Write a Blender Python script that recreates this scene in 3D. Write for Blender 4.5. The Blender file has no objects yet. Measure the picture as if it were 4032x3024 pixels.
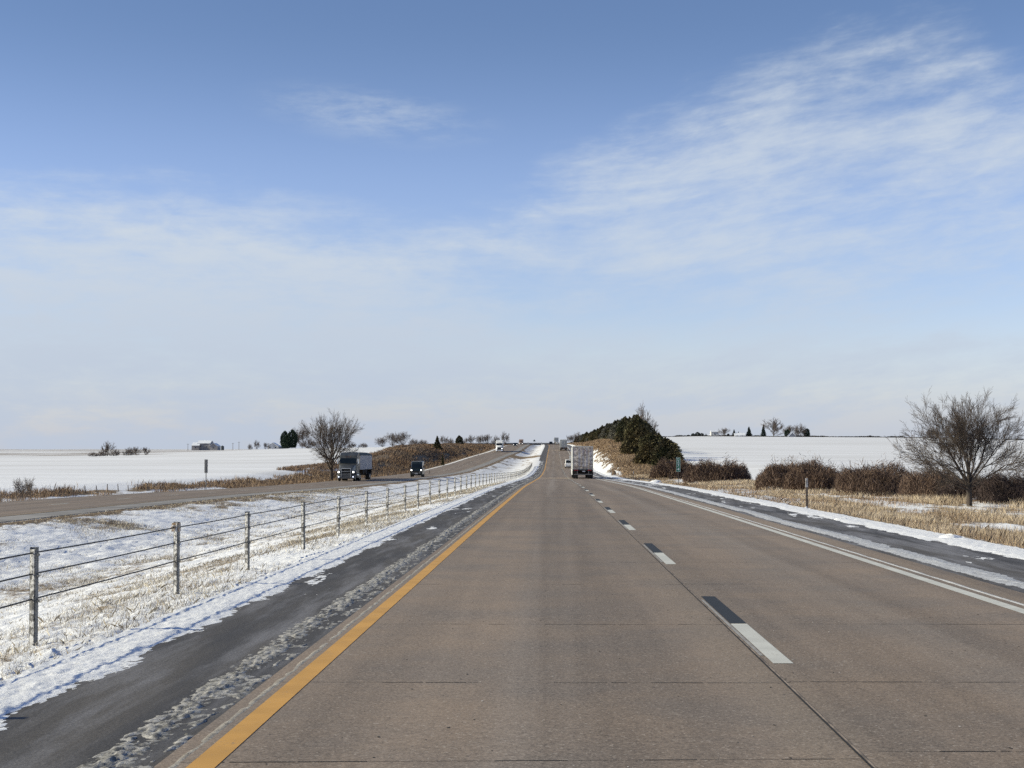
import bpy, math, random
import numpy as np
from math import radians, sin, cos, pi, atan2, sqrt
from mathutils import Vector, Matrix
S = bpy.context.scene
COL = S.collection
# ------------------------------------------------------------------ camera, sky, sun, exposure
F, CXP, CYP, VX, HY, EYE = 6000.0, 2016.0, 1512.0, 2180.0, 1770.0, 1.7
YAW, PITCH = math.atan((VX - CXP) / F), math.atan((HY - CYP) / F)
cd = bpy.data.cameras.new('camera'); cam = bpy.data.objects.new('camera', cd); COL.objects.link(cam)
cam.location = (0, 0, EYE)
cam.rotation_euler = (pi / 2 + PITCH, 0, YAW)
cd.sensor_width = 36.0; cd.lens = F / 4032.0 * 36.0
cd.clip_start = 0.1; cd.clip_end = 12000
S.camera = cam
S.view_settings.view_transform = 'Standard'; S.view_settings.look = 'None'
S.view_settings.exposure = 0.42; S.view_settings.gamma = 1
SUN_EL, SUN_AZ = radians(27), radians(-6)         # sun to the left, a touch behind
sd = Vector((-cos(SUN_EL) * cos(SUN_AZ), cos(SUN_EL) * sin(SUN_AZ), sin(SUN_EL)))
ld = bpy.data.lights.new('sun', 'SUN'); ld.energy = 3.95; ld.angle = radians(0.53); ld.color = (1.0, 0.935, 0.70)
sun = bpy.data.objects.new('sun', ld); COL.objects.link(sun)
sun.rotation_euler = sd.to_track_quat('Z', 'Y').to_euler()
S.cycles.max_bounces = 6; S.cycles.diffuse_bounces = 3; S.cycles.glossy_bounces = 3; S.cycles.transparent_max_bounces = 6
S.cycles.use_adaptive_sampling = True; S.cycles.adaptive_threshold = 0.01
S.cycles.use_denoising = False; S.cycles.denoiser = 'OPENIMAGEDENOISE'; S.cycles.denoising_input_passes = 'RGB_ALBEDO_NORMAL'

W = bpy.data.worlds.new('World'); S.world = W; W.use_nodes = True
class NT:
    def __init__(s, nt): s.nt = nt; s.L = nt.links.new
    def n(s, t, **k):
        o = s.nt.nodes.new(t)
        for a, b in k.items(): setattr(o, a, b)
        return o
    def put(s, sock, v):
        if isinstance(v, bpy.types.NodeSocket): s.L(v, sock)
        elif v is not None: sock.default_value = v
    def m(s, op, a, b=None, c=None, clamp=False):
        o = s.n('ShaderNodeMath', operation=op); o.use_clamp = clamp
        s.put(o.inputs[0], a); s.put(o.inputs[1], b)
        if c is not None: s.put(o.inputs[2], c)
        return o.outputs[0]
    def ramp(s, v, a, b, lo=0.0, hi=1.0, smooth=True):
        o = s.n('ShaderNodeMapRange'); o.interpolation_type = 'SMOOTHSTEP' if smooth else 'LINEAR'
        s.put(o.inputs[0], v)
        for i, q in enumerate((a, b, lo, hi)): s.put(o.inputs[i + 1], q)
        return o.outputs[0]
    def noise(s, vec, scale, detail=3.0, rough=0.5, dist=0.0):
        o = s.n('ShaderNodeTexNoise'); s.put(o.inputs['Vector'], vec)
        o.inputs['Scale'].default_value = scale; o.inputs['Detail'].default_value = detail
        o.inputs['Roughness'].default_value = rough; o.inputs['Distortion'].default_value = dist
        return o.outputs[0]
    def xyz(s, a, b, c):
        o = s.n('ShaderNodeCombineXYZ'); s.put(o.inputs[0], a); s.put(o.inputs[1], b); s.put(o.inputs[2], c); return o.outputs[0]
    def mixc(s, f, a, b):
        o = s.n('ShaderNodeMix', data_type='RGBA'); s.put(o.inputs[0], f); s.put(o.inputs[6], a); s.put(o.inputs[7], b); return o.outputs[2]
def rgb(*c): return (c[0], c[1], c[2], 1.0)

def build_world():
    nt = W.node_tree; nt.nodes.clear(); g = NT(nt)
    sky = g.n('ShaderNodeTexSky', sky_type='NISHITA'); sky.sun_disc = False
    sky.sun_elevation = SUN_EL; sky.sun_rotation = atan2(sd.x, sd.y)
    sky.altitude = 250; sky.air_density = 1.05; sky.dust_density = 0.35; sky.ozone_density = 2.6
    geo = g.n('ShaderNodeTexCoord'); sp = g.n('ShaderNodeSeparateXYZ'); g.L(geo.outputs['Generated'], sp.inputs[0])
    x, y, z = sp.outputs
    u = g.m('ARCTAN2', x, y)
    v = g.m('ARCSINE', z)
    # upper edge of the cloud sheet, from left to right
    fc = g.n('ShaderNodeFloatCurve'); c = fc.mapping.curves[0]
    pts = [(-.40, .168), (-.2, .162), (-.1, .150), (-.05, .158), (0.0, .188), (.06, .215), (.13, .240), (.19, .262), (.26, .262), (.30, .235), (.40, .225)]
    for i, (a, b) in enumerate(pts):
        px, py = (a + .4) / .8, b / .4
        if i == 0: c.points[0].location = (px, py)
        elif i == len(pts) - 1: c.points[-1].location = (px, py)
        else: c.points.new(px, py)
    fc.mapping.update()
    g.L(g.m('MULTIPLY_ADD', u, 1.25, .5), fc.inputs['Value'])
    ve = g.m('MULTIPLY', fc.outputs[0], .4)
    tilt = g.m('SUBTRACT', v, g.m('MULTIPLY', g.ramp(u, -.05, .15), g.m('MULTIPLY', u, .14)))
    p1 = g.xyz(g.m('MULTIPLY', u, 9.0), g.m('MULTIPLY', tilt, 50.0), 0.0)
    p2 = g.xyz(g.m('MULTIPLY', u, 30.0), g.m('MULTIPLY', tilt, 110.0), 3.0)
    n1 = g.noise(p1, 1.0, 7.0, .64, .12)
    p3 = g.xyz(g.m('MULTIPLY', u, 26.0), g.m('MULTIPLY', tilt, 62.0), 14.0); n3 = g.noise(p3, 1.0, 5.0, .62, .3)
    n2 = g.noise(p2, 1.0, 5.0, .68, .25)
    nb = g.noise(g.xyz(g.m('MULTIPLY', u, 4.0), g.m('MULTIPLY', tilt, 15.0), 9.0), 1.0, 3.0, .5)
    n = g.m('ADD', g.m('MULTIPLY', n1, .48), g.m('ADD', g.m('MULTIPLY', n2, .18), g.m('MULTIPLY', n3, .34))); n = g.m('MULTIPLY_ADD', g.m('SUBTRACT', n, .5), 1.25, .5)
    edge = g.m('ADD', g.m('SUBTRACT', ve, v), g.m('MULTIPLY', g.m('SUBTRACT', n, .5), .07))
    inside = g.ramp(edge, -.015, .040)
    left = g.ramp(u, .02, -.16)                                  # 1 at the left where the sheet is closed
    low = g.ramp(v, .11, .01)
    thr = g.m('SUBTRACT', .44, g.m('ADD', g.m('MULTIPLY', left, .10), g.m('MULTIPLY', low, .06)))
    gap = g.m('MULTIPLY', g.ramp(g.m('ABSOLUTE', g.m('SUBTRACT', v, .086)), .035, .0), g.ramp(u, -.12, .12))
    thr = g.m('ADD', thr, g.m('MULTIPLY', gap, .07))
    body = g.ramp(g.m('ADD', g.m('MULTIPLY', n, .6), g.m('MULTIPLY', nb, .4)), g.m('SUBTRACT', thr, .09), g.m('ADD', thr, .25))
    amt = g.m('ADD', .86, g.m('MULTIPLY', left, .06))
    cloud = g.m('MULTIPLY', g.m('MULTIPLY', inside, body), amt)
    # the lone wisp above
    du = g.m('DIVIDE', g.m('ADD', u, .118), .085); dv = g.m('DIVIDE', g.m('SUBTRACT', v, g.m('SUBTRACT', .205, g.m('MULTIPLY', u, .10))), .020)
    r = g.m('SQRT', g.m('ADD', g.m('MULTIPLY', du, du), g.m('MULTIPLY', dv, dv)))
    wisp = g.m('MULTIPLY', g.ramp(r, 1.15, .1), g.ramp(n, .40, .62))
    cloud = g.m('MAXIMUM', cloud, g.m('MULTIPLY', wisp, .42))
    haze = g.m('MULTIPLY', g.ramp(v, .085, -.005), g.m('ADD', .55, g.m('MULTIPLY', n, .55)))
    cloud = g.m('MAXIMUM', cloud, haze)
    ccol = g.mixc(g.ramp(v, .17, .0), rgb(.470, .520, .575), rgb(.375, .432, .525))
    b1 = g.n('ShaderNodeBackground'); tint = g.n('ShaderNodeMix', data_type='RGBA', blend_type='MULTIPLY'); tint.inputs[0].default_value = 1.0; g.L(sky.outputs[0], tint.inputs[6])
    g.L(g.mixc(g.ramp(v, .15, .285), rgb(1.25, 1.16, 1.38), rgb(.88, .89, 1.05)), tint.inputs[7]); g.L(tint.outputs[2], b1.inputs[0]); b1.inputs[1].default_value = 0.082
    b2 = g.n('ShaderNodeBackground'); g.L(ccol, b2.inputs[0]); b2.inputs[1].default_value = 1.0
    mx = g.n('ShaderNodeMixShader'); g.L(cloud, mx.inputs[0]); g.L(b1.outputs[0], mx.inputs[1]); g.L(b2.outputs[0], mx.inputs[2])
    o = g.n('ShaderNodeOutputWorld'); g.L(mx.outputs[0], o.inputs[0])
build_world()

# ------------------------------------------------------------------ helpers
CM = cam.matrix_world.copy() if False else Matrix.Translation((0, 0, EYE)) @ cam.rotation_euler.to_matrix().to_4x4()
def ray(sx, sy):
    """direction of a pixel of the photograph, scaled so its forward (Y) part is 1"""
    d = CM.to_3x3() @ Vector(((sx - CXP) / F, (CYP - sy) / F, -1.0))
    return d / d.y
def at(sx, sy, y):
    r = ray(sx, sy); return Vector((r.x * y, y, EYE + r.z * y))

def noise2(x, y, seed=0):
    xi = np.floor(x); yi = np.floor(y); fx = x - xi; fy = y - yi
    fx = fx * fx * (3 - 2 * fx); fy = fy * fy * (3 - 2 * fy)
    def h(i, j):
        a = (i.astype(np.int64) * 374761393 + j.astype(np.int64) * 668265263 + seed * 2147483647) & 0xffffffff
        a = ((a ^ (a >> 13)) * 1274126177) & 0xffffffff
        return ((a ^ (a >> 16)) & 0xffffff) / float(0xffffff)
    return (h(xi, yi) * (1 - fx) + h(xi + 1, yi) * fx) * (1 - fy) + (h(xi, yi + 1) * (1 - fx) + h(xi + 1, yi + 1) * fx) * fy
def fbm(x, y, seed=0, o=4, g=.5):
    s = 0; a = 1; t = 0
    for k in range(o):
        s = s + a * noise2(x, y, seed + k * 17); t += a; a *= g; x = x * 2.03 + 11.3; y = y * 2.03 + 5.7
    return s / t
def sst(a, b, x):
    t = np.clip((x - a) / (b - a), 0, 1); return t * t * (3 - 2 * t)

def mesh_obj(name, V, Fc, mat=None, parent=None, smooth=False, attrs=None):
    me = bpy.data.meshes.new(name)
    V = np.asarray(V, dtype=np.float32).reshape(-1, 3)
    if isinstance(Fc, np.ndarray):
        k = Fc.shape[1]; n = Fc.shape[0]
        me.vertices.add(len(V)); me.vertices.foreach_set('co', V.ravel())
        me.loops.add(n * k); me.loops.foreach_set('vertex_index', Fc.astype(np.int32).ravel())
        me.polygons.add(n); me.polygons.foreach_set('loop_start', np.arange(0, n * k, k, dtype=np.int32))
        me.polygons.foreach_set('loop_total', np.full(n, k, dtype=np.int32))
        me.update(calc_edges=True)
    else:
        me.from_pydata([tuple(map(float, v)) for v in V], [], Fc); me.update()
    if smooth: me.polygons.foreach_set('use_smooth', np.ones(len(me.polygons), dtype=bool))
    if attrs:
        for an, av in attrs.items():
            at_ = me.attributes.new(an, 'FLOAT', 'POINT'); at_.data.foreach_set('value', np.asarray(av, dtype=np.float32).ravel())
    o = bpy.data.objects.new(name, me); COL.objects.link(o)
    if mat: 
        for mm in (mat if isinstance(mat, (list, tuple)) else [mat]): me.materials.append(mm)
    if parent: o.parent = parent
    return o
def tag(o, label, cat, group=None, kind=None):
    if label: o['label'] = label
    if cat: o['category'] = cat
    if group: o['group'] = group
    if kind: o['kind'] = kind
    return o
def struct(o, kind='structure'): o['kind'] = kind; return o
def empty(name, loc, rz=0.0, sc=None):
    o = bpy.data.objects.new(name, None); COL.objects.link(o); o.location = loc; o.rotation_euler = (0, 0, rz)
    o.empty_display_size = .3
    if sc is not None: o.scale = sc if not isinstance(sc, (int, float)) else (sc, sc, sc)
    return o
def dup(root, loc, rz=0.0, sc=None, rx=None):
    c = root.copy(); COL.objects.link(c); c.location = loc; c.rotation_euler = (rx or 0, 0, rz)
    if sc is not None: c.scale = sc if not isinstance(sc, (int, float)) else (sc, sc, sc)
    for k in ('label', 'category', 'group'):
        if k in c: del c[k]
    for ch in list(root.children):
        d = ch.copy(); COL.objects.link(d); d.parent = c
        for gch in list(ch.children):
            e = gch.copy(); COL.objects.link(e); e.parent = d
    return c
class MB:
    """collects simple solids, then links them as one mesh"""
    def __init__(s): s.V = []; s.F = []
    def add(s, V, Fc):
        b = len(s.V); s.V += [tuple(v) for v in V]; s.F += [tuple(i + b for i in f) for f in Fc]; return s
    def box(s, x0, x1, y0, y1, z0, z1, ch=0.0):
        if ch <= 0:
            V = [(x, y, z) for z in (z0, z1) for y in (y0, y1) for x in (x0, x1)]
            return s.add(V, [(0, 2, 3, 1), (4, 5, 7, 6), (0, 1, 5, 4), (2, 6, 7, 3), (0, 4, 6, 2), (1, 3, 7, 5)])
        bm_secs = []
        for (z, i) in ((z0, ch), (z0 + ch, 0), (z1 - ch, 0), (z1, ch)):
            bm_secs.append([(x0 + i + ch, y0 + i, z), (x1 - i - ch, y0 + i, z), (x1 - i, y0 + i + ch, z), (x1 - i, y1 - i - ch, z),
                            (x1 - i - ch, y1 - i, z), (x0 + i + ch, y1 - i, z), (x0 + i, y1 - i - ch, z), (x0 + i, y0 + i + ch, z)])
        return s.loft(bm_secs)
    def loft(s, secs, cap=True):
        n = len(secs[0]); V = [p for q in secs for p in q]; Fc = []
        for k in range(len(secs) - 1):
            for i in range(n):
                j = (i + 1) % n; Fc.append((k * n + i, k * n + j, (k + 1) * n + j, (k + 1) * n + i))
        if cap: Fc.append(tuple(range(n - 1, -1, -1))); Fc.append(tuple((len(secs) - 1) * n + i for i in range(n)))
        return s.add(V, Fc)
    def prism(s, prof, x0, x1, inset=0.0):
        """side profile (y, z) pushed across X, edges drawn in by inset at both flanks"""
        cy = sum(p[0] for p in prof) / len(prof); cz = sum(p[1] for p in prof) / len(prof)
        def sec(x, k): return [(x, cy + (y - cy) * (1 - k), cz + (z - cz) * (1 - k)) for y, z in prof]
        if inset: return s.loft([sec(x0, inset), sec(x0 + inset, 0), sec(x1 - inset, 0), sec(x1, inset)])
        return s.loft([sec(x0, 0), sec(x1, 0)])
    def tube(s, p, q, r0, r1=None, n=8):
        r1 = r0 if r1 is None else r1; p = Vector(p); q = Vector(q); d = (q - p).normalized()
        a = d.orthogonal().normalized(); b = d.cross(a)
        sec = lambda c, r: [tuple(c + a * (r * cos(2 * pi * i / n)) + b * (r * sin(2 * pi * i / n))) for i in range(n)]
        return s.loft([sec(p, r0), sec(q, r1)])
    def wheel(s, x0, x1, y, z, r, n=20):
        sec = lambda x, rr: [(x, y + rr * cos(2 * pi * i / n), z + rr * sin(2 * pi * i / n)) for i in range(n)]
        e = (x1 - x0) * .15
        return s.loft([sec(x0, r * .9), sec(x0 + e, r), sec(x1 - e, r), sec(x1, r * .9)])
    def quad(s, a, b, c, d, t=0.0): return s.add([a, b, c, d], [(0, 1, 2, 3)])
    def build(s, name, mat, parent=None, smooth=False):
        o = mesh_obj(name, s.V, s.F, mat, parent)
        if smooth: 
            for p in o.data.polygons: p.use_smooth = True
            try: o.data.set_sharp_from_angle(angle=radians(35))
            except Exception: pass
        return o

# ------------------------------------------------------------------ materials
MATS = {}
def mat(name, c, rough=.7, metal=0.0, var=.15, scale=2.0, bump=0.0, bscale=None, c2=None, emit=0.0, spec=.5, coat=0.0, island=0.0):
    if name in MATS: return MATS[name]
    m = bpy.data.materials.new(name); m.use_nodes = True; nt = m.node_tree; g = NT(nt)
    b = nt.nodes['Principled BSDF']; b.inputs['Roughness'].default_value = rough; b.inputs['Metallic'].default_value = metal
    b.inputs['Specular IOR Level'].default_value = spec; b.inputs['Coat Weight'].default_value = coat
    tc = g.n('ShaderNodeTexCoord').outputs['Object']
    n = g.noise(tc, scale, 5.0, .6)
    c2 = c2 or tuple(min(1, k * (1 - 2 * var)) for k in c); c1 = tuple(min(1, k * (1 + var)) for k in c) if c2 is None else c
    f = g.ramp(n, .35, .65)
    col = g.mixc(f, rgb(*c1), rgb(*c2))
    if island:
        ri = g.n('ShaderNodeNewGeometry').outputs['Random Per Island']
        h = g.n('ShaderNodeHueSaturation'); g.L(g.m('MULTIPLY_ADD', ri, 2 * island, 1 - island), h.inputs['Value'])
        g.L(g.m('MULTIPLY_ADD', ri, -.25, 1.1), h.inputs['Saturation']); g.L(col, h.inputs['Color']); col = h.outputs[0]
    g.L(col, b.inputs['Base Color'])
    if bump:
        bn = g.n('ShaderNodeBump'); bn.inputs['Strength'].default_value = bump; bn.inputs['Distance'].default_value = .02
        g.L(g.noise(tc, bscale or scale * 6, 4.0, .6), bn.inputs['Height']); g.L(bn.outputs[0], b.inputs['Normal'])
    if emit:
        b.inputs['Emission Color'].default_value = rgb(*c); b.inputs['Emission Strength'].default_value = emit
    MATS[name] = m; return m

SNOW = (.86, .86, .87)
def mat_ground():
    m = bpy.data.materials.new('snowy_ground'); m.use_nodes = True; nt = m.node_tree; g = NT(nt); b = nt.nodes['Principled BSDF']
    tc = g.n('ShaderNodeTexCoord').outputs['Object']
    def attr(a): q = g.n('ShaderNodeAttribute'); q.attribute_name = a; return q.outputs['Fac']
    cov, warm, far = attr('cover'), attr('warm'), attr('far')
    fine = g.noise(tc, 9.0, 6.0, .7); mid = g.noise(tc, 1.3, 5.0, .65)
    stretch = g.n('ShaderNodeMapping'); stretch.inputs['Scale'].default_value = (.012, .09, .1); g.L(tc, stretch.inputs[0])
    big = g.noise(stretch.outputs[0], 1.0, 5.0, .65)
    det = g.m('ADD', g.m('MULTIPLY', fine, g.m('SUBTRACT', .55, g.m('MULTIPLY', far, .4))), g.m('MULTIPLY', mid, .45))
    det = g.m('ADD', det, g.m('MULTIPLY', g.m('MULTIPLY', big, far), .4))
    k = g.ramp(g.m('ADD', cov, g.m('SUBTRACT', det, .5)), .42, .62)
    snow = g.mixc(g.ramp(mid, .3, .7), rgb(*SNOW), rgb(.79, .79, .80))
    snow = g.mixc(g.m('MULTIPLY', far, g.ramp(big, .38, .62, .10, .75)), snow, rgb(.62, .61, .60))
    dirt = g.mixc(g.ramp(g.noise(tc, 3.0, 4.0, .6), .35, .65), rgb(.115, .075, .045), rgb(.20, .145, .09))
    tan = g.mixc(g.ramp(g.noise(tc, 2.1, 4.0, .6), .35, .65), rgb(.33, .245, .14), rgb(.23, .165, .10))
    bro = g.mixc(warm, dirt, tan)
    g.L(g.mixc(k, snow, bro), b.inputs['Base Color']); b.inputs['Roughness'].default_value = .85
    b.inputs['Specular IOR Level'].default_value = .25
    bn = g.n('ShaderNodeBump'); bn.inputs['Distance'].default_value = .05; g.L(g.m('MULTIPLY_ADD', far, -.55, .62), bn.inputs['Strength'])
    g.L(g.noise(tc, 7.0, 6.0, .75), bn.inputs['Height']); g.L(bn.outputs[0], b.inputs['Normal'])
    return m
def mat_concrete(name, tint=1.0, along=True):
    m = bpy.data.materials.new(name); m.use_nodes = True; nt = m.node_tree; g = NT(nt); b = nt.nodes['Principled BSDF']
    tc = g.n('ShaderNodeTexCoord').outputs['Object']
    mp = g.n('ShaderNodeMapping'); mp.inputs['Scale'].default_value = (1.1, .018, 1); g.L(tc, mp.inputs[0])
    mp2 = g.n('ShaderNodeMapping'); mp2.inputs['Scale'].default_value = (5.0, .10, 1); g.L(tc, mp2.inputs[0])
    st = g.noise(mp.outputs[0], 1.0, 3.0, .5); st2 = g.noise(mp2.outputs[0], 1.0, 4.0, .6)
    patch = g.noise(tc, .55, 5.0, .6)
    c = g.mixc(g.ramp(patch, .3, .7), rgb(.228 * tint, .174 * tint, .130 * tint), rgb(.180 * tint, .146 * tint, .119 * tint))
    sx = g.n('ShaderNodeSeparateXYZ'); g.L(tc, sx.inputs[0])
    if along:   # dusty crown between the wheel paths of each lane, brown rubbed strip by the joint
        for x0, w, amt, cc in ((-.05, .55, .30, (.27, .245, .225)), (3.6, .6, .18, (.25, .225, .20)), (1.75, .55, .45, (.225, .18, .135)), (5.75, .32, .6, (.26, .20, .145))):
            f = g.ramp(g.m('ABSOLUTE', g.m('SUBTRACT', sx.outputs[0], x0)), w, w * .2)
            c = g.mixc(g.m('MULTIPLY', f, g.m('MULTIPLY', g.ramp(st, .25, .65), amt)), c, rgb(*cc))
    h = g.n('ShaderNodeHueSaturation'); g.L(c, h.inputs['Color'])
    vv = g.m('ADD', g.m('MULTIPLY', g.ramp(st, .35, .65, 0, 1, False), .34), g.m('MULTIPLY', st2, .24))
    sp = g.noise(tc, 55.0, 3.0, .7); sp2 = g.noise(tc, 22.0, 4.0, .7)
    vv = g.m('ADD', vv, g.m('MULTIPLY', g.m('SUBTRACT', sp, .5), 2.0)); vv = g.m('ADD', vv, g.m('MULTIPLY', g.m('SUBTRACT', sp2, .5), 1.0))
    g.L(g.m('ADD', vv, .75), h.inputs['Value'])
    pale = g.m('MULTIPLY', g.ramp(g.noise(tc, 38.0, 2.0, .5), .62, .70), .6)
    dark = g.m('MULTIPLY', g.ramp(g.noise(tc, 29.0, 2.0, .5), .37, .29), .5)
    c = g.mixc(pale, h.outputs[0], rgb(.46, .40, .34)); c = g.mixc(dark, c, rgb(.06, .05, .045))
    g.L(c, b.inputs['Base Color']); b.inputs['Roughness'].default_value = .82; b.inputs['Specular IOR Level'].default_value = .3
    bn = g.n('ShaderNodeBump'); bn.inputs['Distance'].default_value = .004; bn.inputs['Strength'].default_value = .6
    g.L(g.noise(tc, 60.0, 4.0, .7), bn.inputs['Height']); g.L(bn.outputs[0], b.inputs['Normal'])
    return m
def mat_asphalt(name, filmy=.7):
    m = bpy.data.materials.new(name); m.use_nodes = True; nt = m.node_tree; g = NT(nt); b = nt.nodes['Principled BSDF']
    tc = g.n('ShaderNodeTexCoord').outputs['Object']
    mp = g.n('ShaderNodeMapping'); mp.inputs['Scale'].default_value = (1.6, .15, 1); g.L(tc, mp.inputs[0])
    st = g.noise(mp.outputs[0], 1.0, 5.0, .6)
    c = g.mixc(g.ramp(st, .35, .65), rgb(.058, .055, .055), rgb(.096, .086, .076))
    film = g.m('MULTIPLY', g.ramp(g.noise(mp.outputs[0], 1.9, 5.0, .65), .5 - .25 * (filmy - .45), .72), filmy)       # thin dry salt and frost film
    c = g.mixc(film, c, rgb(.21, .205, .215))
    sp = g.noise(tc, 50.0, 3.0, .7)
    h = g.n('ShaderNodeHueSaturation'); g.L(c, h.inputs['Color']); g.L(g.m('MULTIPLY_ADD', sp, 1.7, .15), h.inputs['Value'])
    g.L(h.outputs[0], b.inputs['Base Color']); b.inputs['Roughness'].default_value = .8; b.inputs['Specular IOR Level'].default_value = .3
    bn = g.n('ShaderNodeBump'); bn.inputs['Distance'].default_value = .006; bn.inputs['Strength'].default_value = .8
    g.L(g.noise(tc, 45.0, 4.0, .7), bn.inputs['Height']); g.L(bn.outputs[0], b.inputs['Normal'])
    return m
def mat_snow(name, c, c2, bs=18.0, thr=(.35, .65)):
    m = bpy.data.materials.new(name); m.use_nodes = True; nt = m.node_tree; g = NT(nt); b = nt.nodes['Principled BSDF']
    tc = g.n('ShaderNodeTexCoord').outputs['Object']
    g.L(g.mixc(g.ramp(g.noise(tc, 11.0, 6.0, .7), *thr), rgb(*c), rgb(*c2)), b.inputs['Base Color']); b.inputs['Roughness'].default_value = .8
    b.inputs['Specular IOR Level'].default_value = .3
    bn = g.n('ShaderNodeBump'); bn.inputs['Distance'].default_value = .02; bn.inputs['Strength'].default_value = .7
    g.L(g.noise(tc, bs, 5.0, .7), bn.inputs['Height']); g.L(bn.outputs[0], b.inputs['Normal'])
    return m
def mat_paint(name, c, worn, thr):
    m = bpy.data.materials.new(name); m.use_nodes = True; nt = m.node_tree; g = NT(nt); b = nt.nodes['Principled BSDF']
    tc = g.n('ShaderNodeTexCoord').outputs['Object']
    n = g.m('ADD', g.m('MULTIPLY', g.noise(tc, 45.0, 4.0, .75), .6), g.m('MULTIPLY', g.noise(tc, 3.0, 4.0, .6), .4))
    f = g.ramp(n, thr, thr + .09)
    base = g.mixc(g.ramp(g.noise(tc, 2.0, 5.0, .6), .3, .7), rgb(*c), rgb(*[k * .82 for k in c]))
    g.L(g.mixc(f, base, rgb(*worn)), b.inputs['Base Color']); b.inputs['Roughness'].default_value = .75
    return m
M_GROUND = mat_ground(); M_CONC = mat_concrete('worn_concrete'); M_CONC2 = mat_concrete('far_concrete', .97, False)
M_ASPH = mat_asphalt('dark_asphalt')
M_SNOW = mat_snow('clean_snow', SNOW, (.72, .72, .73))
M_DIRTY = mat_snow('dirty_snow', (.46, .44, .41), (.13, .125, .115))
M_YEL = mat_paint('yellow_paint', (.62, .33, .075), (.30, .20, .11), .565)
M_WHT = mat_paint('white_paint', (.62, .61, .55), (.30, .27, .23), .575)
M_BLK = mat_paint('black_paint', (.020, .023, .025), (.15, .13, .115), .61)
M_JOINT = mat('joint_gap', (.018, .016, .015), .9)
M_LIP = mat('joint_lip', (.33, .26, .20), .9, var=.3, scale=5)
M_OLD = mat_paint('faded_paint', (.36, .34, .31), (.20, .17, .15), .50)

# ------------------------------------------------------------------ lie of the land
_T = np.arange(-100, 3601, 1.0)
def table(pts, win=41):
    a = np.interp(_T, [p[0] for p in pts], [p[1] for p in pts]); k = win // 2
    ap = np.pad(a, k, mode='edge'); kern = np.hanning(win + 2)[1:-1]; kern /= kern.sum()
    a = np.convolve(ap, kern, 'valid')
    return lambda y: np.interp(y, _T, a)
ZR = table([(-100, .7), (0, 0), (50, -.35), (100, -.75), (155, -1.48), (200, -2.08), (260, -2.62), (331, -2.7), (400, -1.8), (474, -.35), (573, 1.3), (694, 2.95), (800, 4.1), (917, 4.85), (1000, 4.95), (1100, 4.2), (1300, 1), (1600, -1), (3600, -3)])
OFF = table([(0, .5), (155, .65), (250, .35), (331, .4), (450, .1), (1000, 0)])
XO = table([(-100, -27.4), (80, -27.8), (208, -28.3), (331, -26.2), (450, -22.8), (560, -20.3), (720, -20.6), (1000, -21.5), (1400, -24)], 81)
def CX(y): return np.where(y > 650, -1.9 * (np.clip(y, 650, 1100) - 650) ** 2 / 270 ** 2, 0)
def ZO(y): return ZR(y) - OFF(y)
def bil(xs, ys, T):
    T = np.array(T, float)
    def f(x, y):
        x = np.clip(x, xs[0], xs[-1]); y = np.clip(y, ys[0], ys[-1])
        i = np.clip(np.searchsorted(xs, x, 'right') - 1, 0, len(xs) - 2); j = np.clip(np.searchsorted(ys, y, 'right') - 1, 0, len(ys) - 2)
        xa = np.array(xs); ya = np.array(ys)
        fx = (x - xa[i]) / (xa[i + 1] - xa[i]); fy = (y - ya[j]) / (ya[j + 1] - ya[j])
        return (T[j, i] * (1 - fx) + T[j, i + 1] * fx) * (1 - fy) + (T[j + 1, i] * (1 - fx) + T[j + 1, i + 1] * fx) * fy
    def g(x, y):     # light smoothing along and across
        s = 0
        for dx, dy, w in ((0, 0, .4), (0, .06, .15), (0, -.06, .15), (.12, 0, .15), (-.12, 0, .15)):
            s = s + w * f(x + dx * np.maximum(6, abs(x)), y + dy * np.maximum(120, y))
        return s
    return g, f
FL, _ = bil([-2600, -700, -300, -170, -80, -42], [-100, 100, 200, 300, 362, 440, 600, 1000, 1500, 3000, 3600], [
    [-1, -1, -1.2, -1.1, -1.0, -.9], [-1.3, -1.4, -1.5, -1.5, -1.4, -1.2], [-1.4, -1.5, -1.5, -1.6, -1.7, -2.0], [-1.4, -1.5, -1.4, -1.5, -1.5, -1.4],
    [-1.4, -1.4, -1.4, -1.4, -.8, -.2], [-1.4, -1.4, -1.4, -1.3, 1.2, 2.6], [-1.5, -1.5, -1.6, -1.3, 2.3, 3.6], [-1.2, -1.2, -1.0, 2.6, 3.8, 4.5],
    [-.4, -.2, 1.2, 3.0, 3.2, 3.2], [2.3, 2.3, 2.3, 2.3, 2.3, 2.3], [2, 2, 2, 2, 2, 2]])
FR, _ = bil([25, 35, 60, 120, 300, 400, 1000, 2600], [-100, 0, 100, 200, 300, 500, 700, 1000, 1300, 1500, 2000, 3600], [
    [-.5] * 8, [-.7, -.8, -1, -1, -1, -1, -1, -1], [-1.4, -1.5, -1.5, -1.5, -1.5, -1.5, -1.5, -1.5], [-2.0, -2.0, -1.9, -1.8, -1.6, -1.5, -1.5, -1.5],
    [-.9, -.9, -.9, -.9, -.9, -1, -1, -1], [1.9, 1.9, 1.8, 1.6, 1.1, .7, 0, 0], [4.4, 4.5, 4.7, 4.6, 3.6, 2.6, 1, 1],
    [6, 6.6, 9, 9.1, 8.0, 6.0, 3, 3], [6, 7, 11.5, 13.2, 12, 9.3, 6, 5], [6, 7, 10.5, 12.8, 11.6, 9, 6, 5], [4, 4, 6, 7, 7, 6, 4, 3], [0] * 8])
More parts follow.
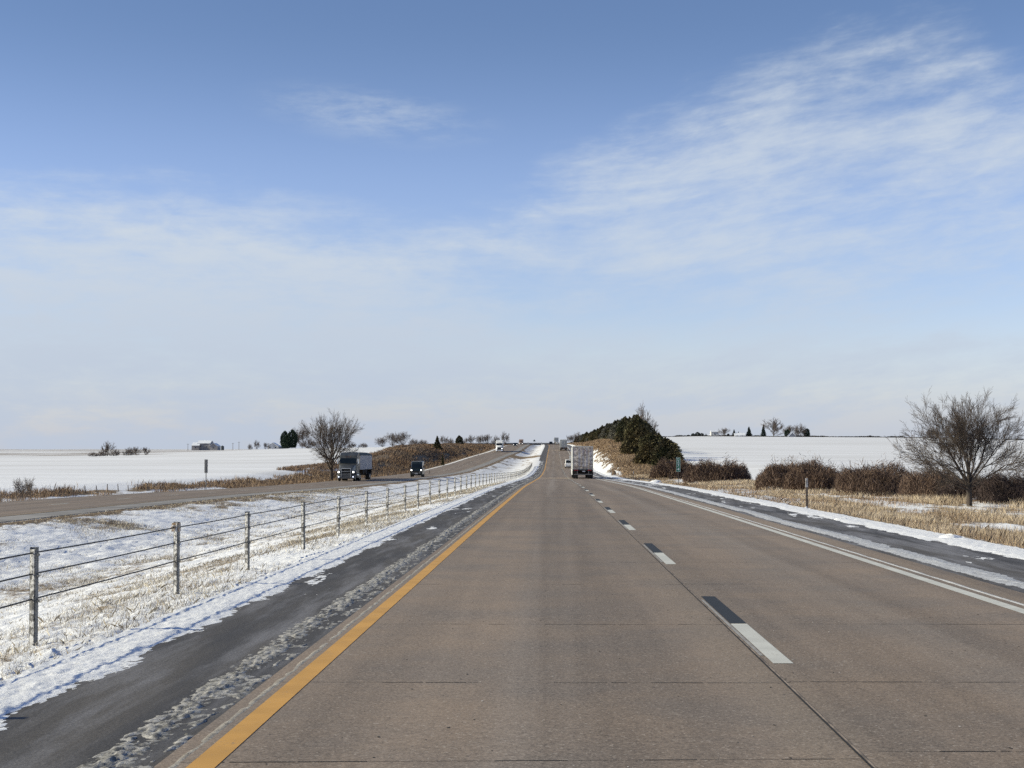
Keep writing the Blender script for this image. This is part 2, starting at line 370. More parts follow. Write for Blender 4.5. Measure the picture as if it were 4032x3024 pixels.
BK, BKR = bil([9, 11, 14, 17, 20, 25], [-100, 200, 260, 300, 331, 380, 400, 431, 485, 600, 740, 900, 1125, 1300, 3600], [
    [-.08, -.35, -.6, -.6, -.6, -.6], [-.08, -.30, -.45, -.4, -.4, -.3], [-.08, .4, .9, 1.2, .9, .4], [-.08, 1.6, 2.3, 2.2, 1.2, .8], [-.08, 2.0, 3.0, 3.3, 2.4, 1.6],
    [-.08, 2.4, 4.3, 5.2, 4.6, 3.4], [-.08, 2.4, 4.8, 6.0, 5.6, 4.2], [-.08, 2.2, 4.7, 6.0, 5.9, 4.6], [-.08, 2.0, 4.2, 5.3, 5.4, 4.6], [-.08, 1.7, 3.0, 3.6, 3.8, 3.4],
    [-.08, .8, 1.2, 1.5, 1.8, 1.8], [-.08, .4, .6, .7, .9, 1.0], [-.08, .8, 1.2, 2, 2.0, 2.0], [-.08, 1, 2, 3, 4, 5], [0, 0, 0, 1, 2, 3]])
def H(x, y):
    x = np.asarray(x, float); y = np.asarray(y, float)
    zr = ZR(y); zo = ZO(y); cx = CX(y); xo = XO(y); Eo = xo - 2.6; Ei = xo + 7.6; xl = -4.0 + cx
    t = np.clip((x - Ei) / (xl - Ei), 0, 1)
    z_med = (zo - .02) * (1 - t) + (zr - .05) * t - .95 * np.sin(pi * t) ** 1.8 * (1 - .6 * np.exp(-((y - 480) / 22) ** 2))
    xr = x - cx
    z_right = zr + BK(np.clip(xr, 9, 25), y)
    z_right = np.where(xr < 9, zr - .07, z_right)
    wr = sst(20, 40, xr); z_right = z_right * (1 - wr) + FR(x, y) * wr
    u = Eo - x
    near = zo + np.interp(u, [0, 2, 5, 9], [-.05, -.3, -.75, -.75]); wl = sst(3.0, 15.0, u)
    z_left = near * (1 - wl) + FL(x, y) * wl
    z = np.where(x >= xl, z_right, np.where(x > Ei, z_med, np.where(x > Eo, zo - .03, z_left)))
    return z
def hz(x, y): return float(H(np.array([x]), np.array([y]))[0])

def steps(a, b, d0, growth=0.0, lo=None):
    out = [a]; s = d0
    while out[-1] < b: out.append(out[-1] + s); s *= (1 + growth)
    out[-1] = b; return np.array(out)
def grid_faces(nx, ny):
    i = np.arange(nx - 1)[None, :] + np.arange(ny - 1)[:, None] * nx
    return np.stack([i, i + 1, i + 1 + nx, i + nx], -1).reshape(-1, 4)
def lumps(X, Y):
    """frozen snow clods, tufts and wind ripples"""
    a = fbm(X * 1.1, Y * 1.1, 3, 3) - .5
    b = 1 - np.abs(2 * fbm(X * 3.4, Y * 3.4, 11, 3) - 1)
    c = fbm(X * 9.0, Y * 9.0, 23, 3) - .5
    return a, b - .75, c
def build_terrain():
    xl = -steps(0, 2560, .5, .09)[::-1] - 40.0
    left = np.arange(-40, -20, .22); med = np.arange(-20, -9, .10); near = np.arange(-9, -3.5, .045)
    road = np.array([-3.4, -2, 0, 2, 4, 6, 7.6]); right = np.arange(7.8, 14, .06); r2 = np.arange(14, 26, .12); r3 = 26 + steps(0, 2570, .25, .07)
    xs = np.concatenate([xl[:-1], left, med, near, road, right, r2, r3])
    ys = np.concatenate([np.arange(-60, 4, 4.0), 4 + np.cumsum(np.concatenate([[0], (lambda: [0.045 * 1.0045 ** k for k in range(1265)])()]))])
    ys = ys[ys < 3500]; ys = np.append(ys, 3560)
    X, Y = np.meshgrid(xs, ys); Z = H(X, Y)
    cx = CX(Y); xr = X - cx; Eo = XO(Y) - 2.6; Ei = XO(Y) + 7.6
    offroad = np.where(xr > -4.0, sst(8.2, 8.6, xr), np.where(X > Ei, sst(-3.95, -4.3, xr) * sst(0, .5, X - Ei), sst(0, .5, Eo - X)))
    a, b, c = lumps(X, Y)
    fade = 1 / (1 + (np.abs(Y) / 140.0) ** 2); fine = 1 / (1 + (np.abs(Y) / 30.0) ** 2)
    ditch = np.exp(-((X + 12) / 5.0) ** 2)
    amp = np.where(X < -9, .10 + .05 * ditch, np.where(X < 0, .055, .09)); amp = np.where(X < Eo - 12, .03, amp); amp = np.where(xr > 24, .03, amp)
    flat = np.where((xr > 8.2) & (xr < 9.4), .45, 1.0)
    Z = Z + offroad * flat * (amp * 1.6 * a * (fade * .8 + .2) + amp * b * fade + .13 * c * fine)
    # pavement edge line left, drifts right
    Z = Z + offroad * .10 * sst(8.6, 9.2, xr) * sst(10.2, 9.4, xr) * fbm(X * .8, Y * .5, 5, 2)
    # longitudinal ditch trace in the median further on
    # cover : 0 snow .. 1 vegetation showing
    nb = fbm(X * .35, Y * .12, 41, 3); ns = fbm(X * 1.2, Y * .35, 47, 3); nf = fbm(X * .02, Y * .02, 53, 3)
    cov = np.full(X.shape, .03); warm = np.full(X.shape, .4)
    inmed = (xr < -3.9) & (X > Ei)
    cm = .30 + .45 * (nb - .45) + .5 * (ns - .5)
    cm += .12 * np.exp(-((xr + 6.3) / .8) ** 2) * (ns > .42) + .10 * np.exp(-((xr + 8.2) / 1.2) ** 2)
    cm -= .08 * np.exp(-((xr + 4.6) / .35) ** 2)
    cm += .55 * np.exp(-((xr + 4.03) / .07) ** 2) * sst(.35, .55, ns + .05)
    cm += (.35 + .8 * ns) * np.exp(-((X - Ei - .35) / .6) ** 2) + .14 * sst(5.0, 1.5, X - Ei)
    cm += .5 * np.exp(-((Y - 480) / 14) ** 2)
    cov = np.where(inmed, cm, cov); warm = np.where(inmed, .25 + .6 * sst(-11, -6, xr), warm)
    warm = np.where(inmed & (np.abs(xr + 4.03) < .2), .1, warm)
    u = Eo - X; outl = u > 0
    strip = np.where(Y < 175, np.clip(.6 * np.exp(-((u - 2.4) / .6) ** 2) + .75 * np.exp(-((u - 9.0) / 1.3) ** 2), 0, 1) * (.5 + ns), sst(1.2, 2.0, u) * sst(11, 8.5, u) * .85)
    bank = sst(250, 330, Y) * sst(2.0 + 1.5 * ns, 4.5, u) * sst(-46 - 3 * nb, -43, X)
    bank *= sst(1500, 1300, Y)
    cl = np.maximum(strip, bank * (.95 + .7 * (nb - .5) + .5 * (ns - .5))) + (ns - .5) * .25
    fieldL = .05 + .10 * (nf - .4) + np.where(Y > 560, .42 * sst(590, 680, Y) * sst(-130, -200, X) * (.5 + nf), 0) + .10 * sst(120, 60, Y)
    cl = np.where(X < -47, np.maximum(fieldL, cl * sst(-56, -47, X)), cl)
    cov = np.where(outl, cl, cov); warm = np.where(outl, .25 + .4 * sst(300, 200, Y), warm)
    rr = (xr > 8.0)
    cr = sst(9.15 + .5 * (ns - .3), 9.5 + .5 * (ns - .3), xr) * (.60 + 1.5 * (nb - .50) + .5 * (ns - .5))
    cr = np.where(Y > 230, .50 * sst(.50, .62, ns) * sst(8.8, 9.6, xr) + sst(9.6 + 1.0 * sst(230, 300, Y) * sst(520, 400, Y) + 2.4 * (ns - .5), 11.2 + 1.6 * sst(230, 300, Y) * sst(520, 400, Y), xr) * (.72 + .9 * (ns - .5)), cr)
    fieldR = .03 + .07 * (nf - .4)
    wfr = sst(23, 27, xr); cr = cr * (1 - wfr) + fieldR * wfr
    cov = np.where(rr, cr, cov); warm = np.where(rr, .85 - .25 * sst(150, 300, Y), warm)
    far = sst(80, 350, np.hypot(X, Y))
    V = np.stack([X, Y, Z], -1).reshape(-1, 3)
    o = mesh_obj('snowy_ground', V, grid_faces(len(xs), len(ys)), M_GROUND, smooth=True, attrs={'cover': cov, 'warm': warm, 'far': far})
    struct(o)
build_terrain()

# ------------------------------------------------------------------ roads and markings
YR = np.concatenate([np.arange(-20, 60, 2.0), 60 + np.cumsum(np.full(300, 5.0))])
def strip(name, x0, x1, mat_, y0=-20, y1=1500, lift=0.0, opp=False, parent=None, nx=2, ys=None):
    ys = ys if ys is not None else np.concatenate([[y0], YR[(YR > y0) & (YR < y1)], [y1]])
    xs = np.linspace(x0, x1, nx); X, Y = np.meshgrid(xs, ys)
    Z = (ZO(Y) if opp else ZR(Y)) + lift
    X = X + (XO(Y) if opp else CX(Y))
    return mesh_obj(name, np.stack([X, Y, Z], -1).reshape(-1, 3), grid_faces(nx, len(ys)), mat_, parent)
road = struct(strip('road', -2.22, 6.02, M_CONC, nx=8))
rnd = random.Random(4)
strip('yellow_edge_line', -2.035, -1.875, M_YEL, lift=.003, parent=road)
strip('white_edge_line', 5.20, 5.37, M_WHT, lift=.003, parent=road)
strip('lane_joint', 1.752, 1.768, M_JOINT, lift=.002, parent=road)
strip('lane_joint_lip', 1.768, 1.784, M_LIP, lift=.003, y1=200, parent=road)
def joints():
    mb = MB()
    ys = [8.72, 11.75, 15.9] ; y = 21.0
    while y < 60: ys.append(y); y += rnd.uniform(4.2, 5.6)
    for k, y0 in enumerate(ys):
        x = -2.1
        while x < 5.9:
            L = rnd.uniform(.05, .45); gap = rnd.uniform(.004, .03) if rnd.random() < .9 else rnd.uniform(.1, .6)
            if k >= 3: gap *= 3
            xa, xb = x, min(x + L, 5.95)
            if xa < 1.75 < xb: xb = 1.74
            sk = (.16 if k == 0 else .05); yy = lambda q: y0 + sk * (q if q < 1.76 else q * .6 + 4.6) * .35
            w = rnd.uniform(.004, .009) if rnd.random() > .45 else .0025
            q = lambda xx, s_: (xx, yy(xx) + s_ * w, float(ZR(yy(xx))) + .002)
            mb.quad(q(xa, -1), q(xb, -1), q(xb, 1), q(xa, 1)); x = xb + gap
    mb.build('slab_joint', M_JOINT, road)
joints()
def chips():
    R_ = random.Random(77); mb = MB(); ml = MB()
    for k in range(420):
        y = 7.5 * (45 / 7.5) ** R_.random(); x = R_.uniform(-1.8, 5.1); r = R_.uniform(.004, .013); a0 = R_.random() * 6
        (mb if R_.random() < .6 else ml).add([(x + r * R_.uniform(.5, 1.4) * cos(a0 + t) * .8, y + r * R_.uniform(.6, 2.2) * sin(a0 + t), float(ZR(y)) + .0022) for t in (0, 1.05, 2.1, 3.14, 4.2, 5.2)], [(0, 1, 2, 3, 4, 5)])
    mb.build('concrete_pits', M_JOINT, road); ml.build('exposed_stones', mat('pale_stone', (.62, .56, .50), .8), road)
chips()
def flat_rect(name, x0, x1, y0, y1, m, lift, parent, opp=False):
    n = max(2, int((y1 - y0) / 1.5) + 2)
    return strip(name, x0, x1, m, lift=lift, opp=opp, parent=parent, ys=np.linspace(y0, y1, n))
for k in range(44):
    y0 = 12.9 + 12.19 * k
    flat_rect('lane_dash', 1.835, 2.005, y0, y0 + 3.1, M_WHT, .003, road)
    if k < 30: flat_rect('contrast_dash', 1.835, 2.005, y0 + 3.14, y0 + 6.3, M_BLK, .003, road)
    if k < 10: flat_rect('faded_dash', 1.79, 1.825, y0 + .5, y0 + 5.8, M_OLD, .0035, road)
flat_rect('lane_dash', 1.835, 2.005, .71, 3.8, M_WHT, .003, road); flat_rect('contrast_dash', 1.835, 2.005, 3.85, 7.0, M_BLK, .003, road)
struct(strip('left_shoulder', -4.08, -2.22, M_ASPH, lift=-.004, nx=3))
struct(strip('right_shoulder', 6.02, 8.75, mat_asphalt('frosted_asphalt', 1.0), lift=-.004, nx=3))
opp = struct(strip('opposite_road', -1.95, 5.6, M_CONC2, opp=True, nx=6))
struct(strip('opposite_outer_shoulder', -2.75, -1.95, M_CONC2, opp=True, lift=-.004))
struct(strip('opposite_inner_shoulder', 5.6, 7.5, mat('pale_frosted_shoulder', (.30, .28, .26), .9, var=.2, scale=.6), opp=True, lift=-.004))
strip('white_edge_line', -1.9, -1.78, M_OLD, opp=True, lift=.006, parent=opp)
strip('yellow_edge_line', 5.35, 5.5, mat_paint('faded_yellow', (.36, .27, .15), (.25, .2, .15), .5), opp=True, lift=.006, parent=opp)
for k in range(60): flat_rect('lane_dash', 1.76, 1.91, 5 + 12.19 * k, 8.05 + 12.19 * k, M_WHT, .006, opp, opp=True)

# snow lying on the shoulders: a height field that surfaces through the pavement where it is thick enough
def shoulder_snow(name, x0, x1, dx, fn, mat_, y0=4.0, y1=420.0, d0=.03, gr=.0042, opp=False):
    xs = np.arange(x0, x1, dx); ys = steps(y0, y1, d0, gr)
    X, Y = np.meshgrid(xs, ys); T = fn(X, Y)
    Z = (ZO(Y) if opp else ZR(Y)) + T; XX = X + (XO(Y) if opp else CX(Y))
    o = mesh_obj(name, np.stack([XX, Y, Z], -1).reshape(-1, 3), grid_faces(len(xs), len(ys)), mat_, smooth=True)
    return struct(o, 'stuff')
def left_snow(X, Y):
    fade = 1 / (1 + (Y / 40) ** 2)
    e = fbm(X * .8 + Y * .55, Y * .16, 61, 3); f = fbm(X * 6, Y * 3, 63, 3)
    edge = -3.58 + .30 * (e - .5) + .16 * (f - .5)
    t = .02 * sst(edge + .10, edge - .25, X) - .008 + .01 * (f - .5) * sst(edge, edge - .2, X)
    t += (.010 * (fbm(X * 26, Y * 24, 66, 2) - .5) + .03 * (fbm(X * 9, Y * 9, 65, 3) - .5)) * fade * (.08 + sst(edge + .1, edge - .2, X))
    st = fbm(X * 1.6 + Y * .2, Y * .45 - X * 1.2, 67, 4)                         # thin blown streaks
    t = np.maximum(t, .05 * (st - .82 + .13 * sst(20, 120, Y)) - .0004 + .008 * (fbm(X * 20, Y * 12, 68, 2) - .80))
    tk = sst(.10, .0, np.abs(X + 4.03 + .06 * (f - .5)))                                        # grass shows at the pavement lip
    return t + .012 * (fbm(X * 45, Y * 40, 70, 2) - .5) * fade * sst(edge + .25, edge, X)
def ridge_snow(X, Y):
    c = fbm(X * 9, Y * 3.5, 71, 4); d = fbm(X * 24, Y * 18, 73, 3); w = .06 * (fbm(X * 0 + 1, Y * .8, 75, 2) - .5)
    prof = np.exp(-((X + 2.52 + w) / .15) ** 2) + .55 * np.exp(-((X + 2.27 + w) / .07) ** 2) * (c > .5)
    rum = 1 - .35 * sst(25, 60, Y) * (np.sin(Y * 2 * pi / 1.9) > .3)
    return (.026 * prof * (.2 + 1.5 * c) * rum + (.030 * (d - .5) + .016 * (fbm(X * 50, Y * 45, 76, 2) - .5)) * (.3 + prof) - .0185)
def right_snow(X, Y):
    e = fbm(X * .9 - Y * .6, Y * .15, 81, 3); f = fbm(X * 6, Y * 2.5, 83, 3)
    edge = 8.0 - .40 * (e - .5) - .12 * (f - .5)
    t = .03 * sst(edge - .08, edge + .35, X) - .008 + .016 * (f - .5) * sst(edge, edge + .2, X)
    t += (.03 * (fbm(X * 8, Y * 7, 85, 3) - .5) + .012 * (fbm(X * 22, Y * 16, 86, 2) - .5)) * (.12 + sst(edge - .1, edge + .2, X)) / (1 + (Y / 60) ** 2)
    st = fbm(X * 1.8 - Y * .2, Y * .35, 87, 4)
    t = np.maximum(t, .05 * (st - .77 + .13 * sst(50, 160, Y)) - .0004 + .008 * (fbm(X * 18, Y * 9, 88, 2) - .74))
    return t
def right_ice(X, Y):
    c = fbm(X * 5, Y * 1.0, 91, 4); d = fbm(X * 14, Y * 8, 93, 3); w = .16 * (fbm(X * 0 + 3, Y * .12, 95, 2) - .5)
    p = np.exp(-((X - 6.42 + w) / .24) ** 2)
    return .022 * p * (.3 + 1.3 * c) + .008 * (d - .5) - .0115
def thin_line(X, Y):
    c = fbm(X * 20, Y * 1.4, 97, 4); p = np.exp(-((X - 5.53) / .045) ** 2)
    return .012 * p * (.4 + 1.1 * c) - .0062
def thin_left(X, Y):
    c = fbm(X * 24, Y * 5, 99, 4); p = np.exp(-((X + 2.115) / .035) ** 2)
    return .010 * p * (.25 + 1.2 * c) - .0058
shoulder_snow('snow_on_left_shoulder', -4.24, -2.75, .022, left_snow, M_SNOW)
shoulder_snow('dirty_snow_ridge', -2.95, -2.16, .012, ridge_snow, M_DIRTY, y1=380, d0=.018)
shoulder_snow('snow_on_right_shoulder', 6.9, 8.9, .035, right_snow, M_SNOW, y0=14)
shoulder_snow('grey_ice_strip', 5.95, 6.95, .025, right_ice, mat_snow('grey_ice', (.58, .585, .60), (.34, .34, .345)), y0=14, y1=700)
shoulder_snow('snow_by_white_line', 5.43, 5.64, .012, thin_line, mat_snow('pale_frost', (.60, .60, .59), (.45, .44, .43)), y0=12, y1=200)
shoulder_snow('frost_by_yellow_line', -2.2, -2.05, .010, thin_left, mat_snow('buff_frost', (.42, .385, .33), (.27, .235, .19)), y0=4, y1=150)

# ------------------------------------------------------------------ grass and stubble (uncountable)
M_TAN = mat('tan_grass', (.64, .53, .39), .9, var=.2, scale=.28, c2=(.40, .31, .22), island=.3, spec=.1)
M_BRN = mat('brown_weeds', (.36, .255, .165), .9, var=.2, scale=.5, c2=(.23, .16, .11), island=.35, spec=.1)
M_RUST = mat('rusty_grass', (.25, .165, .105), .9, scale=.05, c2=(.20, .150, .115), island=.12, spec=.1)
def blades(name, N, fpos, h, w, mat_, seed, lean=.35, label=None, sink=.02, cat='grass'):
    r = np.random.default_rng(seed); x, y = fpos(r, N); N = len(x)
    z = H(x, y) - sink
    a = r.uniform(0, 2 * pi, N); hh = h(x, y) * r.uniform(.45, 1.25, N); ww = w(x, y)
    lx = r.normal(0, lean, N) * hh + .10 * hh; ly = r.normal(0, lean, N) * hh
    dx = np.cos(a) * ww * .5; dy = np.sin(a) * ww * .5
    mx, my = lx * .35, ly * .35
    V = np.stack([np.stack([x - dx, y - dy, z], 1), np.stack([x + dx, y + dy, z], 1),
                  np.stack([x + mx + dx * .8, y + my + dy * .8, z + hh * .6], 1), np.stack([x + lx, y + ly, z + hh], 1), np.stack([x + mx - dx * .8, y + my - dy * .8, z + hh * .6], 1)], 1).reshape(-1, 3)
    b = np.arange(N)[:, None] * 5; Fc = b + np.array([[0, 1, 2, 3, 4]])
    o = mesh_obj(name, V, Fc, mat_); struct(o, 'stuff')
    if label: o['label'] = label
    return o
def log_y(r, N, a, b, p=1.0):
    return a * (b / a) ** (r.uniform(0, 1, N) ** p)
def veg_right(r, N):
    y = log_y(r, N, 24, 300); x = r.uniform(9.25, 24.5, N)
    k = fbm(x * .35, y * .12, 41, 3); keep = (k + .25 * (fbm(x * 1.2, y * .35, 47, 3) - .5)) > r.uniform(.47, .60, N)
    keep &= x > 9.2 + .7 * fbm(x, y * .35, 47, 3)
    keep &= ~((y > 230) & (x < 12.5)); return x[keep], y[keep]
px = lambda y: y * 3.94 / 6000.0          # size of one rendered pixel at that range
blades('dry_grass', 260000, veg_right, lambda x, y: .10 + .26 * fbm(x * .6, y * .3, 101, 2) + .16 * sst(14, 22, x), lambda x, y: np.maximum(.006, px(y) * .26), M_TAN, 1, .26,
       'dry tan grass between the right shoulder and the brush', )
def veg_right2(r, N):
    y = log_y(r, N, 26, 320); x = 9.6 + 14 * r.uniform(0, 1, N) ** 1.3
    keep = fbm(x * .5, y * .2, 131, 3) > r.uniform(.45, .62, N); keep &= ~((y > 230) & (x < 12.5)); return x[keep], y[keep]
blades('brown_grass', 90000, veg_right2, lambda x, y: .10 + .22 * fbm(x * .6, y * .3, 103, 2), lambda x, y: np.maximum(.006, px(y) * .28), M_BRN, 2, .3, 'brown weeds mixed into the roadside grass')
def veg_bankr(r, N):
    y = log_y(r, N, 230, 1000); x = r.uniform(9.6, 21, N) + CX(y); keep = (fbm(x * 1.2, y * .35, 47, 3) + .12 * (x - CX(y) - 11.5)) > r.uniform(.42, .56, N); return x[keep], y[keep]
blades('bank_grass', 60000, veg_bankr, lambda x, y: .45 + 0 * x, lambda x, y: np.maximum(.02, px(y) * .5), mat('bank_grass_right', (.36, .26, .17), .9, c2=(.25, .18, .12), scale=.25, island=.18, spec=.1), 3, .4, 'brown grass on the cut bank below the cedars')
def veg_left(r, N):
    y = log_y(r, N, 60, 300); near = y < 175
    u = np.where(near, np.where(r.uniform(0, 1, N) < .3, r.normal(2.4, .35, N), r.normal(9.2, .9, N)), r.uniform(2.2, 10.5, N))
    x = XO(y) - 2.6 - np.clip(u, 1.3, 12); keep = fbm(x * .3, y * .1, 105, 3) > np.where(y < 175, r.uniform(.48, .70, N), .36); return x[keep], y[keep]
blades('brown_weeds', 60000, veg_left, lambda x, y: .16 + .65 * fbm(x * .5, y * .12, 107, 3) ** 2 + .35 * (fbm(x * 3, y * 1.5, 108, 1) > .8), lambda x, y: np.maximum(.01, px(y) * .4), M_BRN, 4, .25, 'brown weeds along the far edge of the opposite road')
def veg_bankl(r, N):
    y = log_y(r, N, 250, 1000); u = r.uniform(3.4, 21, N); x = XO(y) - 2.6 - u; keep = (x > -46) & (fbm(x * .5, y * .06, 109, 3) > r.uniform(.30, .54, N)); return x[keep], y[keep]
blades('bank_grass', 110000, veg_bankl, lambda x, y: .4 + .5 * fbm(x * .2, y * .03, 109, 3), lambda x, y: np.maximum(.02, px(y) * .5), M_RUST, 5, .35, 'rusty grass on the left cut bank')
def veg_med(r, N):
    y = log_y(r, N, 5, 150, .9); cxm = XO(y) + 7.6; x = cxm + (-4.1 - cxm) * r.uniform(0, 1, N) ** .8
    k = fbm(x * .35, y * .12, 41, 3) + .5 * (fbm(x * 1.2, y * .35, 47, 3) - .5) + .03 * np.exp(-((x + 6.3) / .9) ** 2) + .3 * np.exp(-((x - cxm - .6) / 1.) ** 2)
    keep = k > r.uniform(.30, .84, N); return x[keep], y[keep]
blades('stubble', 420000, veg_med, lambda x, y: .05 + .07 * fbm(x * .5, y * .5, 111, 2) + .02 * np.exp(-((x + 6.3) / .9) ** 2), lambda x, y: np.maximum(.004, px(y) * .38), mat('stubble', (.62, .56, .45), .9, c2=(.30, .25, .19), scale=.8, island=.5, spec=.1), 6, .5,
       'short dead grass poking through the median snow')
def veg_lip(r, N):
    y = log_y(r, N, 6, 160); x = r.normal(-4.04, .045, N); keep = fbm(x * 0 + 2, y * .7, 113, 3) > r.uniform(.38, .6, N); return x[keep], y[keep]
blades('stubble', 40000, veg_lip, lambda x, y: .065 + 0 * x, lambda x, y: np.maximum(.004, px(y) * .4), M_BRN, 7, .5, 'brown tufts along the lip of the left shoulder')

# ------------------------------------------------------------------ trees
def branch_tree(seed, h, trunk_h, r0, spread, n_main, depth, up=.35, droop=0.0, dens=1.0, crook=.22, ang=(.45, .85), nch=(2, 2), low=0, L0=(.52, .66), cl=(.42, .66), even=False):
    """trunk + limbs (thick) and twigs (thin) of a bare tree as two meshes"""
    R = random.Random(seed); thick, thin = [], []
    def seg(p, q, r1, r2, lvl):
        (thick if lvl <= 1 else thin).append((p, q, r1, r2))
    def grow(p, d, L, r, lvl):
        n = 4 if lvl < 2 else 3; sl = L / n; pts = [p]
        for k in range(n):
            d = (d + Vector((R.gauss(0, crook), R.gauss(0, crook), R.gauss(0, crook) * .6 + up * .22 - droop * .1 * lvl))).normalized()
            q = p + d * sl; rr = r * (1 - .55 * (k + 1) / n); seg(p, q, r * (1 - .55 * k / n), rr, lvl)
            if lvl < depth:
                nc = (nch[min(lvl, 1)] if lvl < 2 else (2 if R.random() < .7 * dens else 1)) if k > 0 or lvl > 0 else 0
                for c in range(nc):
                    ax = d.orthogonal().normalized(); ax.rotate(Matrix.Rotation(R.uniform(0, 2 * pi), 3, d))
                    aa = R.uniform(*ang); cd_ = (d * cos(aa) + ax * sin(aa)).normalized()
                    grow(q, cd_, L * R.uniform(*cl), rr * .58, lvl + 1)
            p = q
    base = Vector((0, 0, -.15)); top = Vector((R.uniform(-.1, .1), R.uniform(-.1, .1), trunk_h))
    thick.append((base, top, r0 * 1.25, r0 * .95))
    for i in range(n_main):
        a = 2 * pi * (i + R.uniform(-.3, .3)) / n_main; tilt = (R.uniform(.12, 1.0) * spread if i % 3 else R.uniform(.0, .35) * spread) if not even else spread * ((i * 0.618) % 1.0) ** .7
        d = Vector((cos(a) * sin(tilt), sin(a) * sin(tilt), cos(tilt)))
        st = top - Vector((0, 0, R.uniform(0, .35) * trunk_h))
        grow(st, d, (h - trunk_h) * R.uniform(*L0), r0 * R.uniform(.36, .52), 0)
    for i in range(low):
        a = R.uniform(0, 2 * pi); d = Vector((cos(a), sin(a), R.uniform(.15, .5))).normalized()
        grow(Vector((0, 0, trunk_h * R.uniform(.7, 1.5))), d, h * R.uniform(.28, .40), r0 * .3, 1)
    return thick, thin
def segs_mesh(name, segs, n, mat_, parent, minr=0.0):
    P = np.array([s[0] for s in segs]); Q = np.array([s[1] for s in segs]); R0 = np.maximum([s[2] for s in segs], minr); R1 = np.maximum([s[3] for s in segs], minr * .7)
    D = Q - P; D /= np.linalg.norm(D, axis=1)[:, None] + 1e-9
    ref = np.where(np.abs(D[:, 2:3]) < .9, np.array([[0, 0, 1.0]]), np.array([[1.0, 0, 0]])); A = np.cross(D, ref); A /= np.linalg.norm(A, axis=1)[:, None]; B = np.cross(D, A)
    ring = []
    for c, r in ((P, R0), (Q, R1)):
        for i in range(n):
            t = 2 * pi * i / n; ring.append(c + (A * cos(t) + B * sin(t)) * r[:, None])
    V = np.stack(ring, 1).reshape(-1, 3); b = np.arange(len(segs))[:, None, None] * 2 * n
    f = np.array([[i, (i + 1) % n, (i + 1) % n + n, i + n] for i in range(n)])[None]
    return mesh_obj(name, V, (b + f).reshape(-1, 4), mat_, parent)
M_BARK = mat('bark', (.085, .065, .052), .95, var=.3, scale=3, c2=(.05, .04, .033))
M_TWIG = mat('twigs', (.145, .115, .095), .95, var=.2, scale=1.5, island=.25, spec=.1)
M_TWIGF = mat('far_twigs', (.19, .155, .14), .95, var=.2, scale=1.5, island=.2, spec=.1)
def bare_tree(name, loc, seed, minr=.008, twig=None, **k):
    e = empty(name, loc); th, tn = branch_tree(seed, **k)
    segs_mesh('trunk', th, 6, M_BARK, e, minr); segs_mesh('crown', tn, 3, twig or M_TWIG, e, minr)
    zs = max(s[1].z for s in tn); zs = float(np.percentile([s[1].z for s in tn], 98.5)); e['_h'] = zs
    xs = [abs(s[1].x) for s in tn]; e['_r'] = float(np.percentile(xs, 99))
    return e
def fit_tree(e, h, wide):
    e.scale = (wide / 2 / e['_r'],) * 2 + (h / e['_h'],)

# right roadside tree, left big tree
p = at(3817, 1990, 74); 
t = bare_tree('bare_tree', (p.x, 74, hz(p.x, 74)), 12, minr=.0065, h=5.9, trunk_h=1.35, r0=.15, spread=1.28, n_main=13, depth=4, up=.13, dens=.9, crook=.11, ang=(.28, .62), nch=(2, 2), low=3, L0=(.58, .68), cl=(.46, .64), even=True)
fit_tree(t, .90 * (at(3817, 1540, 74).z - hz(p.x, 74)), 5.9)
tag(t, 'round bare roadside tree with a short dark trunk in tan grass before the brush', 'tree')
p = at(1306, 1880, 236)
t = bare_tree('bare_tree', (p.x, 236, hz(p.x, 236)), 21, minr=.012, h=10, trunk_h=2.6, r0=.32, spread=.85, n_main=9, depth=4, up=.20, dens=.6, crook=.12, ang=(.28, .62), low=9, L0=(.60, .70), cl=(.44, .62), even=True)
fit_tree(t, .96 * (at(1306, 1632, 236).z - hz(p.x, 236)), 8.8)
tag(t, 'tall bare tree with drooping low limbs behind the dark oncoming semi-truck', 'tree')

# variants for distant bare trees and bushes
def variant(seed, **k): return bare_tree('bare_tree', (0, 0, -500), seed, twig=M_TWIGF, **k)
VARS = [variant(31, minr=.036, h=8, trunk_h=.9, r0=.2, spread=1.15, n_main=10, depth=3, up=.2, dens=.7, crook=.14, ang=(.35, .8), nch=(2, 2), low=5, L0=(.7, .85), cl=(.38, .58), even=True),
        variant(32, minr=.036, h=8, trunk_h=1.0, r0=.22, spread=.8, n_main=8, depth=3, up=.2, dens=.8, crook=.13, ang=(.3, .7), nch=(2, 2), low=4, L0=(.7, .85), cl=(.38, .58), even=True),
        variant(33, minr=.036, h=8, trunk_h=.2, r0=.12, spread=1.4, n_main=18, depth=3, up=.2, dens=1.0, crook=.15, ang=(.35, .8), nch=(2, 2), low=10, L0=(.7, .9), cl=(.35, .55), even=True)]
used = set()
def place_tree(sx, sy_top, y, wpx, label, var, name='bare_tree', cat='tree', group=None, x=None, sink=.1, rz=None):
    q = at(sx, sy_top, y); x0 = q.x if x is None else x; gz = hz(x0, y)
    h = max(q.z - gz, .8); w = 1.25 * wpx * y / F
    v = VARS[var]
    if var in used: e = dup(v, (x0, y, gz - sink), rz if rz is not None else (sx * .7) % 6.28)
    else: e = v; used.add(var); e.location = (x0, y, gz - sink)
    e.name = name
    fit_tree(e, h, w); return tag(e, label, cat, group)
def bush_cluster(items):
    for (sx, sy, y, w, lab, var, name, grp) in items: place_tree(sx, sy, y, w, lab, var, name, 'bush' if 'bush' in name or 'shrub' in name else 'tree', grp)
GL = 'bare trees in the clump on the left snowfield'
